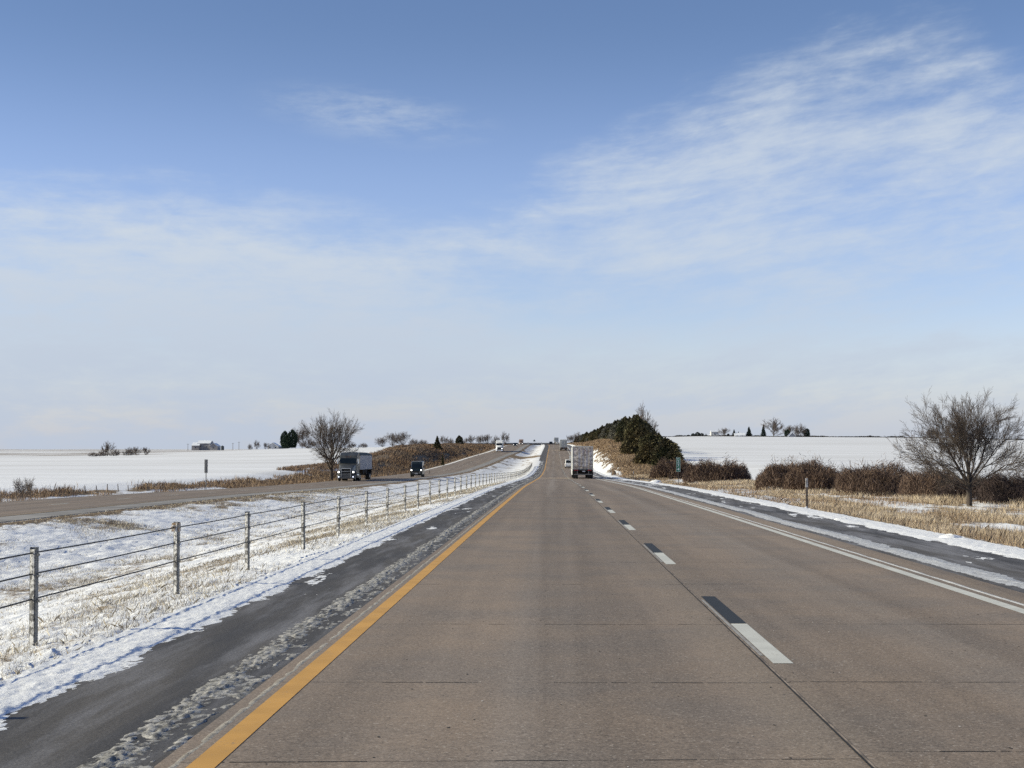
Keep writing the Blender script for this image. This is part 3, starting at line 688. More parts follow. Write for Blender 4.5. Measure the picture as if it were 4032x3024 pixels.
bush_cluster([
    (425, 1741, 575, 46, 'tallest bare tree in the clump on the left snowfield', 1, 'bare_tree', GL),
    (368, 1780, 575, 34, 'low dark bush at the left end of the snowfield clump', 2, 'bare_bush', GL),
    (400, 1774, 578, 36, 'grey bush between the low bush and the tallest tree of the snowfield clump', 2, 'bare_bush', GL),
    (452, 1770, 572, 40, 'wide bush just right of the tallest tree in the snowfield clump', 2, 'bare_bush', GL),
    (508, 1764, 576, 44, 'rounded bush in the right half of the snowfield clump', 2, 'bare_bush', GL),
    (538, 1760, 570, 36, 'upright bare tree near the right end of the snowfield clump', 0, 'bare_tree', GL),
    (575, 1761, 574, 28, 'small separate bare tree just right of the snowfield clump', 0, 'bare_tree', GL),
    # ridge trees round the left farmhouse
    (985, 1749, 1150, 18, 'small dark bare bush on the horizon between the utility poles and the farmhouse', 2, 'bare_bush', None),
    (1012, 1735, 1150, 24, 'pale bare tree on the horizon left of the farmhouse', 1, 'bare_tree', None),
    (1044, 1743, 1150, 16, 'tiny bare tree beside the left end of the farmhouse', 0, 'bare_tree', None),
    (1190, 1686, 1010, 60, 'full brown bare tree directly right of the dark pines', 0, 'bare_tree', 'bare trees beside the dark pines'),
    (1165, 1690, 1040, 40, 'greyer bare tree rising behind the dark pines', 1, 'bare_tree', 'bare trees beside the dark pines'),
    (1215, 1730, 960, 60, 'low bushes behind the big bare tree, right of the pines', 2, 'bare_bush', None),
    (1385, 1744, 900, 34, 'small grey bush on the ridge right of the big bare tree', 2, 'bare_bush', None),
    (1432, 1745, 880, 36, 'low grey bush on the ridge above the dark oncoming semi-truck', 2, 'bare_bush', None),
    # clump right of the snow strip
    (1506, 1722, 700, 44, 'leftmost bare tree of the clump on the ridge above the left bank', 0, 'bare_tree', 'ridge clump above the left bank'),
    (1545, 1706, 705, 52, 'middle bare tree of the clump on the ridge above the left bank', 0, 'bare_tree', 'ridge clump above the left bank'),
    (1586, 1702, 700, 56, 'widest and tallest bare tree of the clump on the ridge above the left bank', 0, 'bare_tree', 'ridge clump above the left bank'),
    (1630, 1729, 640, 44, 'low grey thicket on the ridge just right of the bare clump', 2, 'bare_bush', 'grey thickets along the left bank top'),
    (1666, 1732, 640, 44, 'low grey thicket on the bank top left of the pointed cedar', 2, 'bare_bush', 'grey thickets along the left bank top'),
    (1748, 1717, 720, 34, 'pale bare tree right behind the pointed cedar', 1, 'bare_tree', None),
    (1770, 1727, 740, 36, 'low pale bush between the two cedars on the left bank', 2, 'bare_bush', None),
    (1836, 1724, 800, 22, 'small bare tree just right of the blunt cedar', 0, 'bare_tree', None),
    (1856, 1714, 800, 26, 'slim bare tree with a forked top right of the blunt cedar', 1, 'bare_tree', None),
    (1892, 1715, 820, 34, 'left one of the two round bare trees behind the white oncoming truck', 0, 'bare_tree', None),
    (1918, 1711, 820, 36, 'right one of the two round bare trees behind the white oncoming truck', 0, 'bare_tree', None),
    (1956, 1719, 800, 38, 'dense low bare tree directly behind the white oncoming truck', 2, 'bare_tree', None),
    (1990, 1703, 840, 34, 'tallest bare tree on the left roadside near the crest', 1, 'bare_tree', None),
    # right side, near crest and farm
    (2250, 1714, 880, 34, 'grey bare tree at the left end of the cedar row', 0, 'bare_tree', 'bare trees at the far end of the cedar row'),
    (2272, 1703, 900, 32, 'taller grey bare tree touching the far end of the cedar row', 1, 'bare_tree', 'bare trees at the far end of the cedar row'),
    (2535, 1606, 350, 84, 'bare treetop sticking out above the front of the cedar row', 1, 'bare_tree', None),
    (2848, 1686, 1270, 38, 'leaning brown bare tree beside the white-roofed barn on the right ridge', 0, 'bare_tree', None),
    (3045, 1651, 1250, 72, 'largest bare tree on the right ridge beside the pine', 1, 'bare_tree', None),
    (3110, 1676, 1280, 50, 'pale bare tree behind the green clump on the right ridge', 0, 'bare_tree', None),
    (3150, 1674, 1270, 56, 'dense dark bare tree above the little white roof on the right ridge', 2, 'bare_tree', None),
    (3670, 1684, 1280, 54, 'round bare tree on the horizon behind the left part of the roadside tree', 2, 'bare_tree', 'horizon trees behind the roadside tree'),
    (3795, 1692, 1290, 46, 'round bare tree on the horizon behind the middle of the roadside tree', 2, 'bare_tree', 'horizon trees behind the roadside tree'),
    (3850, 1690, 1290, 40, 'round bare tree on the horizon behind the right part of the roadside tree', 2, 'bare_tree', 'horizon trees behind the roadside tree'),
])
for i, v in enumerate(VARS):
    if i not in used: v.location = (0, 0, -500)

# conifers
def conifer_mesh(seed, shape, N, leaf, mat_core):
    R = np.random.default_rng(seed); t = R.uniform(0.02, 1, N) ** 1.15; a = R.uniform(0, 2 * pi, N)
    if shape == 'cone': prof = (1 - t) ** .85 * (.85 + .15 * np.sin(t * 40)) + .03
    elif shape == 'round': prof = np.sqrt(np.clip(1 - (2 * t - .95) ** 2, 0, 1)) * .95 + .12
    else: prof = np.sqrt(np.clip(1 - (1.35 * t - .42) ** 2, 0.02, 1)) * (1 - .25 * t) * (t < 1.01) * np.clip((1 - t) * 5, 0, 1) ** .6 + .03
    lump = fbm(a * 1.6 + 9, t * 5.0, seed, 3); lump2 = fbm(np.cos(a) * 3 + 20, np.sin(a) * 3 + t * 9 + 20, seed + 5, 3)
    rad = prof * (.42 + .80 * lump + .75 * (lump2 - .5)) * (.5 + .5 * R.uniform(0, 1, N) ** .4); t = t * (.90 + .30 * (fbm(np.cos(a) * 2 + 30, np.sin(a) * 2 + 30, seed + 9, 2) - .3))
    c = np.stack([rad * np.cos(a), rad * np.sin(a), t], 1)           # unit tree: height 1, radius ~1
    return c, a
def conifer(name, loc, h, r, seed, shape, mat_, N=2600, leaf=.22):
    e = empty(name, loc); c, a = conifer_mesh(seed, shape, N, leaf, None)
    R = np.random.default_rng(seed + 100); C = c * np.array([r, r, h * .94]) + np.array([0, 0, h * .05])
    n = len(C); out = np.stack([np.cos(a), np.sin(a), R.uniform(-.1, .9, n)], 1) + R.normal(0, .5, (n, 3)); out /= np.linalg.norm(out, axis=1)[:, None]
    side = np.cross(out, R.normal(0, 1, (n, 3))); side /= np.linalg.norm(side, axis=1)[:, None] + 1e-9
    s = leaf * R.uniform(.5, 1.4, n)[:, None]
    V = np.stack([C - side * s * .45, C + out * s * .3 - side * s * .1, C + out * s, C + side * s * .45 + out * s * .2, C - out * s * .4 + side * s * .2], 1).reshape(-1, 3)
    b = np.arange(n)[:, None] * 5; Fc = b + np.array([[0, 4, 3, 2, 1]])
    mesh_obj('crown', V, Fc, mat_, e)
    tr = MB(); tr.tube((0, 0, -.2), (0, 0, h * .8), .05 * h * .45, .02, 7); tr.build('trunk', M_BARK, e)
    e['_h'] = h; e['_r'] = r; return e
M_CED = mat('cedar_foliage', (.075, .080, .038), .85, scale=.35, c2=(.13, .105, .06), island=.45, spec=.15)
M_CED2 = mat('bronzed_cedar', (.145, .115, .058), .85, scale=.35, c2=(.08, .078, .038), island=.45, spec=.15)
M_CEDG = mat('grey_cedar', (.20, .19, .16), .85, scale=.35, c2=(.10, .10, .065), island=.5, spec=.15)
M_DKG = mat('dark_conifer', (.022, .040, .026), .85, scale=1.0, c2=(.035, .055, .035), island=.4, spec=.15)
M_BLG = mat('blue_spruce', (.045, .065, .058), .85, scale=1.0, c2=(.03, .045, .04), island=.4, spec=.15)
CED = [conifer('cedar_tree', (0, 0, -500), 7, 2.6, 51, 'oval', M_CED, 9000, .25), conifer('cedar_tree', (0, 0, -500), 7, 2.6, 52, 'oval', M_CED2, 9000, .25), conifer('cedar_tree', (0, 0, -500), 7, 2.6, 53, 'cone', M_CED, 8000, .25),
       conifer('cedar_tree', (0, 0, -500), 7, 2.6, 54, 'oval', M_CEDG, 9000, .25)]
cused = set()
def put_cedar(x, y, top, r, label, group, v, name='cedar_tree', base=None):
    gz = hz(x, y) if base is None else base; h = max(top - gz, 1.5)
    if v in cused: e = dup(CED[v], (x, y, gz - .1), (x * 7 + y) % 6.28)
    else: e = CED[v]; cused.add(v); e.location = (x, y, gz - .1)
    e.name = name; e.scale = (r / 2.6, r / 2.6, h / 7); tag(e, label, 'tree', group); return e
SKY_X = [2290, 2300, 2344, 2379, 2417, 2461, 2511, 2540, 2579, 2623, 2652, 2673]
SKY_Y = [1712, 1703, 1688, 1670, 1656, 1637, 1632, 1655, 1694, 1718, 1760, 1785]
RC = random.Random(8); GC = 'cedars in the row along the right bank'
front = [(2652, 19.5, 'lowest cedar at the road end of the cedar row, beside the mile marker', 0, 2.2), (2622, 19.5, 'dark cedar second from the road end of the cedar row', 0, 3.2),
         (2592, 20.5, 'dark wide cedar third from the road end of the cedar row', 0, 3.4), (2565, 17.6, 'bronzed cedar whose foliage reaches the grass at the front of the row', 1, 3.0),
         (2540, 20.3, 'tall cedar below the bare treetop at the front of the row', 1, 3.2), (2513, 18.3, 'tallest cedar of the row, just left of the bare treetop', 1, 3.3),
         (2492, 17.2, 'bronzed cedar low on the bank face in front of the row', 1, 2.6)]
for sx, x, lab, v, r in front:
    sl = ray(sx, 1700).x; y = x / sl; sy = np.interp(sx, SKY_X, SKY_Y) + (26 if sx in (2565, 2492) else 4)
    put_cedar(x, y, at(sx, sy, y).z, r, lab, None, v)
y = 392.0; k = 0
while y < 1010:
    for row in (0, 1):
        vv = RC.choice([0, 0, 3, 3, 1, 2]); x = 18.2 + 4.4 * row + RC.uniform(-.7, .7); yy = y + RC.uniform(-5, 5) + row * 6
        sx = VX + x / yy * F; sy = np.interp(sx, SKY_X, SKY_Y) + RC.uniform(0, 13) + 5 * (1 - row)
        put_cedar(x + float(CX(yy)), yy, at(sx, sy, yy).z, RC.uniform(2.6, 3.6), '%s cedar, %s %s of the dense cedar row on the right bank' % (['olive', 'bronzed', 'pointed', 'greyish'][vv], ['road side,', 'field side,'][row], 'near stretch' if yy < 520 else 'middle stretch' if yy < 720 else 'far stretch'), GC, vv)
    y *= 1.036; k += 1
# left bank cedars
q = at(1722, 1716, 470); put_cedar(q.x, 470, q.z, 1.7, 'pointed cedar standing alone on the left bank', None, 2)
q = at(1808, 1713, 600); put_cedar(q.x, 600, q.z, 1.9, 'blunt dark cedar on top of the left bank', None, 0)
q = at(1743, 1787, 390); put_cedar(q.x, 390, q.z, .55, 'tiny cedar seedling low on the left bank face', None, 2)
CED.append(conifer('pine_tree', (0, 0, -500), 7, 2.6, 55, 'round', M_DKG, 4200, .36)); CED.append(conifer('spruce_tree', (0, 0, -500), 7, 2.6, 56, 'cone', M_BLG, 3600, .36))
for sx, sy, y, w, lab, v, nm in [(1120, 1699, 1000, 34, 'left pine of the dark green pair beside the left farmhouse', 4, 'pine_tree'), (1150, 1694, 1000, 44, 'right and larger pine of the dark green pair beside the left farmhouse', 4, 'pine_tree'),
        (1133, 1712, 990, 40, 'dark pine in front of the green pair by the left farmhouse', 4, 'pine_tree'),
        (2711, 1712, 1300, 12, 'smallest low evergreen at the left end of the right ridge', 4, 'pine_tree'), (2729, 1706, 1300, 16, 'second small evergreen from the left on the right ridge', 4, 'pine_tree'),
        (2746, 1701, 1300, 20, 'widest of the small round evergreens left of the white-roofed barn', 4, 'pine_tree'), (2763, 1705, 1300, 17, 'fourth small round evergreen left of the white-roofed barn', 4, 'pine_tree'),
        (2780, 1706, 1300, 8, 'narrow evergreen right next to the white-roofed barn', 5, 'spruce_tree'),
        (2867, 1707, 1300, 11, 'small evergreen between the leaning bare tree and the farmhouse', 4, 'pine_tree'), (2890, 1691, 1300, 20, 'pointed spruce just left of the farmhouse on the right ridge', 5, 'spruce_tree'),
        (2908, 1699, 1320, 12, 'treetop rising behind the farmhouse on the right ridge', 5, 'spruce_tree'), (2949, 1681, 1300, 30, 'tall pointed spruce just right of the farmhouse on the right ridge', 5, 'spruce_tree'),
        (3006, 1672, 1290, 26, 'ragged pine leaning beside the largest bare tree on the right ridge', 5, 'pine_tree'),
        (3100, 1691, 1270, 24, 'dark green evergreen left of the little white roof', 4, 'pine_tree'), (3176, 1688, 1270, 26, 'dark evergreen at the right end of the farm trees', 4, 'pine_tree')]:
    q = at(sx, sy, y); put_cedar(q.x, y, q.z, w * y / F / 2, lab, None, v, nm)

# thorny brush on the right
def brush(loc, L, Wd, h, seed, mat_, N, tw):
    R = np.random.default_rng(seed); t = R.uniform(-1, 1, N); s = R.uniform(-1, 1, N); k = (t * t + s * s) < 1.0; t = t[k]; s = s[k]; n = len(t)
    dome = np.sqrt(np.clip(1 - (t * t + s * s), 0, 1)) ** .75
    top = h * (.30 + .95 * fbm(t * Wd * .9 + 50, s * L * .7 + 50, seed, 3) + .35 * R.uniform(-.3, 1, n) * (R.uniform(0, 1, n) > .90)) * (.30 + .80 * dome)
    z1 = top * R.uniform(.25, 1.0, n) ** .6; ln = R.uniform(.25, .7, n) * h * .42
    x = t * Wd; y = s * L
    out = np.stack([t * .7 + R.normal(0, .45, n), s * .7 + R.normal(0, .45, n), R.uniform(.3, 1.3, n)], 1); out /= np.linalg.norm(out, axis=1)[:, None]
    tip = np.stack([x, y, z1], 1); root = tip - out * ln[:, None]
    root[:, 2] = np.maximum(root[:, 2], -.05)
    side = np.cross(out, R.normal(0, 1, (n, 3))); side /= np.linalg.norm(side, axis=1)[:, None] + 1e-9
    w = tw * R.uniform(.6, 1.3, n)[:, None]
    V = np.stack([root - side * w, root + side * w, tip], 1).reshape(-1, 3)
    o = mesh_obj('brush_thicket', V, np.arange(n)[:, None] * 3 + np.array([[0, 1, 2]]), mat_); o.location = loc; return o
M_BRU = mat('thorn_twigs', (.165, .112, .082), .95, scale=.5, c2=(.12, .082, .064), island=.2, spec=.1)
M_BRU2 = mat('dark_thorn_twigs', (.085, .062, .056), .95, scale=.6, c2=(.055, .042, .04), island=.45, spec=.1)
def put_brush(sx0, sx1, sytop, y, seed, lab, m=None, dl=3.0, N=16000):
    a = at(sx0, 1850, y); b = at(sx1, 1850, y); x = (a.x + b.x) / 2; Wd = (b.x - a.x) / 2; gz = hz(x, y); h = at((sx0 + sx1) / 2, sytop, y).z - gz
    o = brush((x, y, gz - .05), dl, Wd * 1.05, h * .98, seed, m or M_BRU, N, max(.012, px(y) * .28)); tag(o, lab, 'brush', 'brush thickets along the right fence line')
for args in [(2560, 2760, 1800, 212, 61, 'long low brown thicket directly behind the green mile marker'),
             (2690, 2955, 1801, 182, 62, 'brown thicket sloping down to the left side of the snowy gap'),
             (2975, 3190, 1812, 122, 63, 'brown thicket rising from the right side of the snowy gap'),
             (3090, 3320, 1802, 110, 64, 'tall reddish thicket behind the wooden delineator post'),
             (3290, 3590, 1806, 97, 65, 'broad brown thicket between the delineator post and the roadside tree'),
             (3545, 3790, 1842, 90, 66, 'low dark thicket just left of the roadside tree trunk'),
             (3700, 3930, 1858, 84, 67, 'dark thicket right behind the roadside tree trunk', M_BRU2),
             (3860, 4150, 1832, 78, 68, 'blackish thicket right of the roadside tree at the picture edge', M_BRU2)]: put_brush(*args)
for k in range(1):
    sx, y = [(4180, 72), (4420, 66), (4700, 60)][k]; put_brush(sx - 150, sx + 150, 1830, y, 70 + k, None or 'dark thicket beyond the right edge of the picture', M_BRU2, 2.5, 6000)

# small shrubs
def small_bush(sx, sytop, y, wpx, lab, seed, m=None, name='small_bush'):
    q = at(sx, sytop, y); gz = hz(q.x, y); h = max(q.z - gz, .4); r = wpx * y / F / 2
    o = brush((q.x, y, gz), r, r, h, seed, m or M_BRN, 900, max(.008, px(y) * .22)); o.name = name; tag(o, lab, 'bush')
small_bush(2418, 1851, 243, 18, 'small round weed clump at the foot of the farther thin marker post', 81)
small_bush(2507, 1872, 178, 22, 'small round weed clump at the foot of the nearer thin marker post', 82)
small_bush(2698, 1903, 128, 26, 'dark weed clump on the snow edge right of the mile marker', 83)
t = branch_tree(91, 2.0, .1, .02, .8, 9, 2, .5); e = empty('bare_sapling', (at(100, 1900, 106).x, 106, hz(at(100, 1900, 106).x, 106)))
segs_mesh('stem', t[0], 4, M_BARK, e, .012); segs_mesh('crown', t[1], 3, M_TWIG, e, .010); e.scale = (.8, .8, .9)
tag(e, 'thin bare sapling among weeds beyond the far left end of the opposite road', 'sapling')
e2 = dup(e, (-52.0, 137, hz(-52, 137)), 1.0, (.6, .6, .45)); e2.name = 'bare_sapling'; tag(e2, 'low dark twiggy weed beside the opposite road, right of the short fence posts', 'weed')

# ------------------------------------------------------------------ cable barrier, posts, signs
M_GALV = mat('galvanised_steel', (.24, .235, .225), .7, .25, var=.3, scale=12, c2=(.12, .12, .115))
M_CABLE = mat('steel_cable', (.060, .058, .056), .6, .6, scale=40)
M_FROST = mat_snow('clinging_snow', (.58, .57, .56), (.12, .115, .11), 25, (.43, .54))
M_WOOD = mat('weathered_wood', (.16, .12, .09), .9, var=.3, scale=9, c2=(.09, .07, .055))
FX = -5.2; PH = 1.02
def make_post():
    e = empty('barrier_post', (0, 0, 0)); m = MB()
    m.box(-.036, -.031, -.005, .030, -.3, PH); m.box(.032, .041, -.052, .035, -.3, PH); m.box(-.031, .032, .024, .030, -.3, PH)
    m.build('post_channel', M_GALV, e)
    s = MB(); R = random.Random(5); secs = []
    for i in range(13):
        z = -.05 + (PH + .03) * i / 12.0; a = .0345; d = R.uniform(.006, .03) if i < 12 else .01
        e1 = R.uniform(-.005, .005); secs.append([(-a * 1.04, .0235, z), (-a * 1.06, .006 + e1, z), (-a * .6, -.020 - d * .5, z), (a * .1, -.034 - d * .7 + e1, z), (a * .70, -.046 - d * .6, z), (a * .88, -.038, z), (a * .88, .0235, z)])
    s.loft(secs); s.build('clinging_snow', M_FROST, e)
    for z in (.95, .74, .49):
        k = MB(); k.tube((.052, -.02, z - .02), (.052, -.02, z + .03), .006); k.tube((.05, -.045, z), (.075, -.045, z), .012); k.build('cable_hook', M_GALV, e)
    return e
def zf(y): return float(H(np.array([FX]), np.array([y]))[0]) + .0
ys_posts = [4.8, 9.9, 15.16, 20.86, 25.9, 31.5, 36.7, 42.3, 47.4, 53.4, 58.2, 63.8, 69.2, 74.5]
while ys_posts[-1] < 362: ys_posts.append(ys_posts[-1] + 5.4)
P0 = make_post(); RP = random.Random(2)
near_labels = {2: 'nearest cable barrier post, half coated in snow on its left face', 3: 'second cable barrier post, with a rusty stain at its top', 4: 'third cable barrier post counted from the camera',
               5: 'fourth cable barrier post counted from the camera', 6: 'fifth cable barrier post counted from the camera', 7: 'sixth cable barrier post counted from the camera'}
GP = 'posts of the median cable barrier'
ORD = 'first second third fourth fifth sixth seventh eighth ninth tenth eleventh twelfth thirteenth fourteenth fifteenth sixteenth seventeenth eighteenth nineteenth twentieth'.split()
for i, y in enumerate(ys_posts):
    if i < 2 and True and y < 9: 
        pass
    e = P0 if i == 0 else dup(P0, (0, 0, 0))
    s_ = max(1.0, px(y) * 1.1 / .1) if y > 90 else 1.0
    e.location = (FX + RP.uniform(-.02, .02), y, zf(y) - .02 + RP.uniform(-.02, .01)); e.rotation_euler = (RP.uniform(-.02, .02), RP.uniform(-.02, .02), RP.uniform(-.08, .08))
    e.name = 'barrier_post'
    tag(e, near_labels.get(i, ('cable barrier post beside the camera, outside the picture' if i == 0 else 'cable barrier post just outside the left edge of the picture') if i < 2 else '%s cable barrier post counted from the left edge of the picture' % ORD[i - 2] if i < 22 else 'far snow-dusted post in the crowded receding end of the median cable barrier'), 'barrier post', GP)
c = MB(); c.box(-.052, .052, -.046, .038, PH - .13, PH - .01); c.tube((-.02, -.05, PH - .05), (-.06, -.07, PH - .09), .02, .012)
rs = mesh_obj('rusty_cap', c.V, c.F, mat('rust', (.40, .24, .10), .9, scale=25, c2=(.6, .58, .55)), None); posts = [o for o in COL.objects if o.name.startswith('barrier_post')]
rs.parent = [o for o in posts if abs(o.location.y - 20.86) < .01][0]
for zc, nm in ((.95, 'top cable of the median barrier'), (.74, 'middle cable of the median barrier'), (.49, 'lowest cable of the median barrier')):
    m = MB(); ys_ = [-2.0] + ys_posts; n = 6; secs = []
    for i in range(len(ys_) - 1):
        for f in (0, .25, .5, .75):
            y = ys_[i] + (ys_[i + 1] - ys_[i]) * f; z = zf(ys_[i]) * (1 - f) + zf(ys_[i + 1]) * f + zc - .02 - .03 * f * (1 - f)
            rr = max(.0085, px(y) * .15); secs.append([(FX + rr * cos(2 * pi * j / n), y, z + rr * sin(2 * pi * j / n)) for j in range(n)])
    m.loft(secs); o = m.build('barrier_cable', M_CABLE, None, True); tag(o, nm, 'cable', 'cables of the median barrier')

def delineator(sx, y, h, lab, rough=True, w=.045, x=None):
    x = ray(sx, 1850).x * y if x is None else x; z = hz(x, y); e = empty('marker_post', (x, y, z))
    m = MB(); m.box(-w, w, -w * .6, w * .6, -.2, h * .72, .006); m.build('post', M_WOOD, e)
    m = MB(); m.box(-w * 1.1, w * 1.1, -w * .7, w * .7, h * .72, h, .006); m.build('reflector_plate', mat('grey_plate', (.45, .43, .42), .7, var=.3, scale=15), e)
    if rough: m = MB(); m.box(-w * 1.15, w * .3, -w * .8, w * .2, 0, h * .14, .01); m.build('stuck_snow', M_SNOW, e)
    return tag(e, lab, 'marker post')
delineator(3176, 55, 1.17, 'weathered wooden marker post standing on the right snow edge before the brush', True, .04)
delineator(2494, 178, 1.12, 'thin marker post on the right snow edge between the mile marker and the truck', False, .035)
delineator(2408, 243, .85, 'short thin marker post right of the semi-trailer', False, .04)
for i, (sx, sy, y) in enumerate([(1692, 1830, 300), (1883, 1775, 480)]):
    q = at(sx, sy, y); delineator(sx, y, .9, ['marker post on the snow beyond the dark oncoming van', 'marker post on the snow just left of the white oncoming truck'][i], False, .06)
# mile marker 274
M_GRN = mat('green_sheeting', (.010, .16, .085), .45, var=.12, scale=3); M_LEG = mat('white_legend', (.66, .72, .70), .5, var=.05)
def text(s, size, loc, parent, nm, m, sx=1.0):
    cu = bpy.data.curves.new(nm, 'FONT'); cu.body = s; cu.size = size; cu.align_x = 'CENTER'; cu.align_y = 'CENTER'; cu.extrude = .002; cu.offset = size * .018
    o = bpy.data.objects.new(nm, cu); COL.objects.link(o); cu.materials.append(m); o.parent = parent; o.location = loc; me = bpy.data.meshes.new_from_object(o); bpy.data.objects.remove(o); o = bpy.data.objects.new(nm, me); COL.objects.link(o); me.materials.clear(); me.materials.append(m)
    o.parent = parent; o.location = loc; o.rotation_euler = (pi / 2, 0, 0); o.scale = (sx, 1, 1); return o
ys_ = 130.0; q = at(2671, 1899, ys_); zb = hz(q.x, ys_); ztop = at(2671, 1801, ys_).z; e = empty('mile_marker', (q.x, ys_, zb), .04)
zt = ztop - zb; hp = 1.22; wp = .17
m = MB(); m.box(-.025, .025, .012, .045, -.3, zt - .1); m.build('post', M_WOOD, e)
m = MB(); m.box(-wp, wp, -.004, .008, zt - hp, zt, .003); sg = m.build('sign_panel', M_GRN, e)
m = MB(); b = .018
for (a0, a1, c0, c1) in ((-wp + .006, wp - .006, zt - .006 - b, zt - .006), (-wp + .006, wp - .006, zt - hp + .006, zt - hp + .006 + b), (-wp + .006, -wp + .006 + b, zt - hp + .006 + b, zt - .006 - b), (wp - .006 - b, wp - .006, zt - hp + .006 + b, zt - .006 - b)):
    m.box(a0, a1, -.010, -.005, c0, c1)
m.build('border', M_LEG, sg)
text('MILE', .125, (0, -.008, zt - .125), sg, 'lettering', M_LEG, .85)
for i, ch in enumerate('274'): text(ch, .36, (0, -.008, zt - .37 - .32 * i), sg, 'numeral', M_LEG, .95)
tag(e, 'green mile marker reading MILE 274 on a thin post in front of the brush', 'mile marker')
# back of a mile marker across the opposite road
y = 137.0; q = at(811, 1925, y); zb = hz(q.x, y); zt = at(811, 1809, y).z - zb; e = empty('sign_post', (q.x, y, zb))
m = MB(); m.box(-.035, .035, -.02, .02, -.2, zt - .1); m.build('post', M_GALV, e)
m = MB(); m.box(-.15, .15, -.03, -.022, zt - 1.22, zt, .003); m.box(-.025, .025, -.045, -.03, zt - 1.22, zt); m.build('sign_panel', M_GALV, e)
tag(e, 'tall narrow unpainted back of a sign on a post beyond the opposite road', 'sign')
# short field fence posts at far left
SP = None; lp = [(-30, 1975), (2, 1972), (64, 1965), (119, 1966), (182, 1962), (233, 1958), (290, 1951), (335, 1951), (380, 1949), (423, 1947), (466, 1945), (505, 1944), (542, 1943), (579, 1942)]
for i, (sx, sy) in enumerate(lp):
    y = 100 + (sx + 30) * .075; x = ray(sx, sy).x * y
    if SP is None: m = MB(); m.tube((0, 0, -.2), (.02, 0, .62), .045, .035, 7); SP = m.build('fence_post', M_WOOD); o = SP
    else: o = SP.copy(); COL.objects.link(o)
    o.location = (x, y, hz(x, y)); o.rotation_euler = (.05 * sin(i * 3), .08 * cos(i * 5), i); o.scale = (1, 1, .85 + .3 * abs(sin(i * 2.3)))
    tag(o, '%s short wooden fence post from the left, beyond the left end of the opposite road' % ORD[i], 'fence post', 'short field fence posts beyond the opposite road')
# snow lumps by the right shoulder
for i, (sx, y, r, lab) in enumerate([(3745, 33.5, .26, 'rounded snow lump by the right shoulder, largest in view'), (3310, 44, .2, 'low snow lump right of the wooden marker post'), (2580, 139, .45, 'snow lump left of the mile marker base')]):
    x = ray(sx, 1950).x * y; bm_ = []; V = []; Fc = []; nu, nv = 18, 9
    for a in range(nv + 1):
        for b in range(nu):
            th = a / nv * pi / 2; ph = b / nu * 2 * pi; rr = r * (1 + .25 * (float(fbm(np.array([cos(ph) * 2 + 5.0 + i * 9]), np.array([sin(ph) * 2 + a * .3 + 5.0]), 7, 2)[0]) - .5) * 2)
            V.append((rr * sin(th) * cos(ph) * 1.3, rr * sin(th) * sin(ph), rr * cos(th) * .75))
    for a in range(nv):
        for b in range(nu): Fc.append((a * nu + b, (a + 1) * nu + b, (a + 1) * nu + (b + 1) % nu, a * nu + (b + 1) % nu))
    o = mesh_obj('snow_lump', V, Fc, M_SNOW, smooth=True); o.location = (x, y, hz(x, y) - .03); tag(o, lab, 'snow lump')

# ------------------------------------------------------------------ vehicles
M_TYRE = mat('tyre_rubber', (.018, .018, .018), .9, scale=8); M_RIM = mat('wheel_rim', (.35, .35, .35), .4, .8, scale=8)
M_GLASS = mat('tinted_glass', (.008, .012, .013), .08, 0, spec=.6, scale=1); M_UNDER = mat('underbody', (.02, .02, .02), .9, scale=5)
M_LAMP = mat('lit_headlamp', (1, .97, .90), .3, emit=5.0); M_LAMPOFF = mat('fog_lamp', (.8, .85, 1.0), .3, emit=1.2)
M_RED = mat('red_lens', (.32, .012, .016), .3, spec=.6); M_WHITE = mat('white_trailer', (.78, .78, .77), .5, var=.06, scale=1.2, c2=(.62, .61, .59))
M_PLATE = mat('licence_plate', (.5, .5, .52), .5); M_CHROME = mat('chrome', (.62, .63, .65), .22, .95, var=.1, scale=3)
def mat_door():
    m = bpy.data.materials.new('dirty_door_painted_reflections'); m.use_nodes = True; nt = m.node_tree; g = NT(nt); b = nt.nodes['Principled BSDF']
    tc = g.n('ShaderNodeTexCoord').outputs['Object']; sx = g.n('ShaderNodeSeparateXYZ'); g.L(tc, sx.inputs[0])
    v = g.xyz(g.m('MULTIPLY', sx.outputs[0], 1.7), 0.0, g.m('MULTIPLY', sx.outputs[2], 2.9))
    n = g.noise(v, 1.0, 3.0, .6, .8); lowz = g.ramp(sx.outputs[2], 3.6, 1.2)
    c = g.mixc(g.ramp(n, .35, .65), rgb(.80, .72, .64), rgb(.32, .25, .20))  # quilted reflections of polished steel painted into the colour, mixed with brown smears
    c = g.mixc(g.m('MULTIPLY', g.ramp(g.noise(v, 1.3, 3.0, .6, .5), .52, .68), g.m('MULTIPLY_ADD', lowz, .7, .2)), c, rgb(.14, .12, .09))
    c = g.mixc(g.m('MULTIPLY', g.ramp(sx.outputs[2], 1.75, 1.25), .6), c, rgb(.34, .25, .17))
    fl = g.m('MULTIPLY', g.ramp(g.m('ABSOLUTE', g.m('SUBTRACT', sx.outputs[2], 3.45)), .35, .15), g.ramp(g.noise(v, 1.7, 2.0), .50, .62))
    c = g.mixc(g.m('MULTIPLY', fl, .5), c, rgb(.42, .18, .20))
    g.L(c, b.inputs['Base Color']); b.inputs['Roughness'].default_value = .6; b.inputs['Metallic'].default_value = 0
    bn = g.n('ShaderNodeBump'); bn.inputs['Distance'].default_value = .04; g.L(g.noise(v, 1.0, 2.0), bn.inputs['Height']); g.L(bn.outputs[0], b.inputs['Normal'])
    return m
M_DOOR = mat_door()
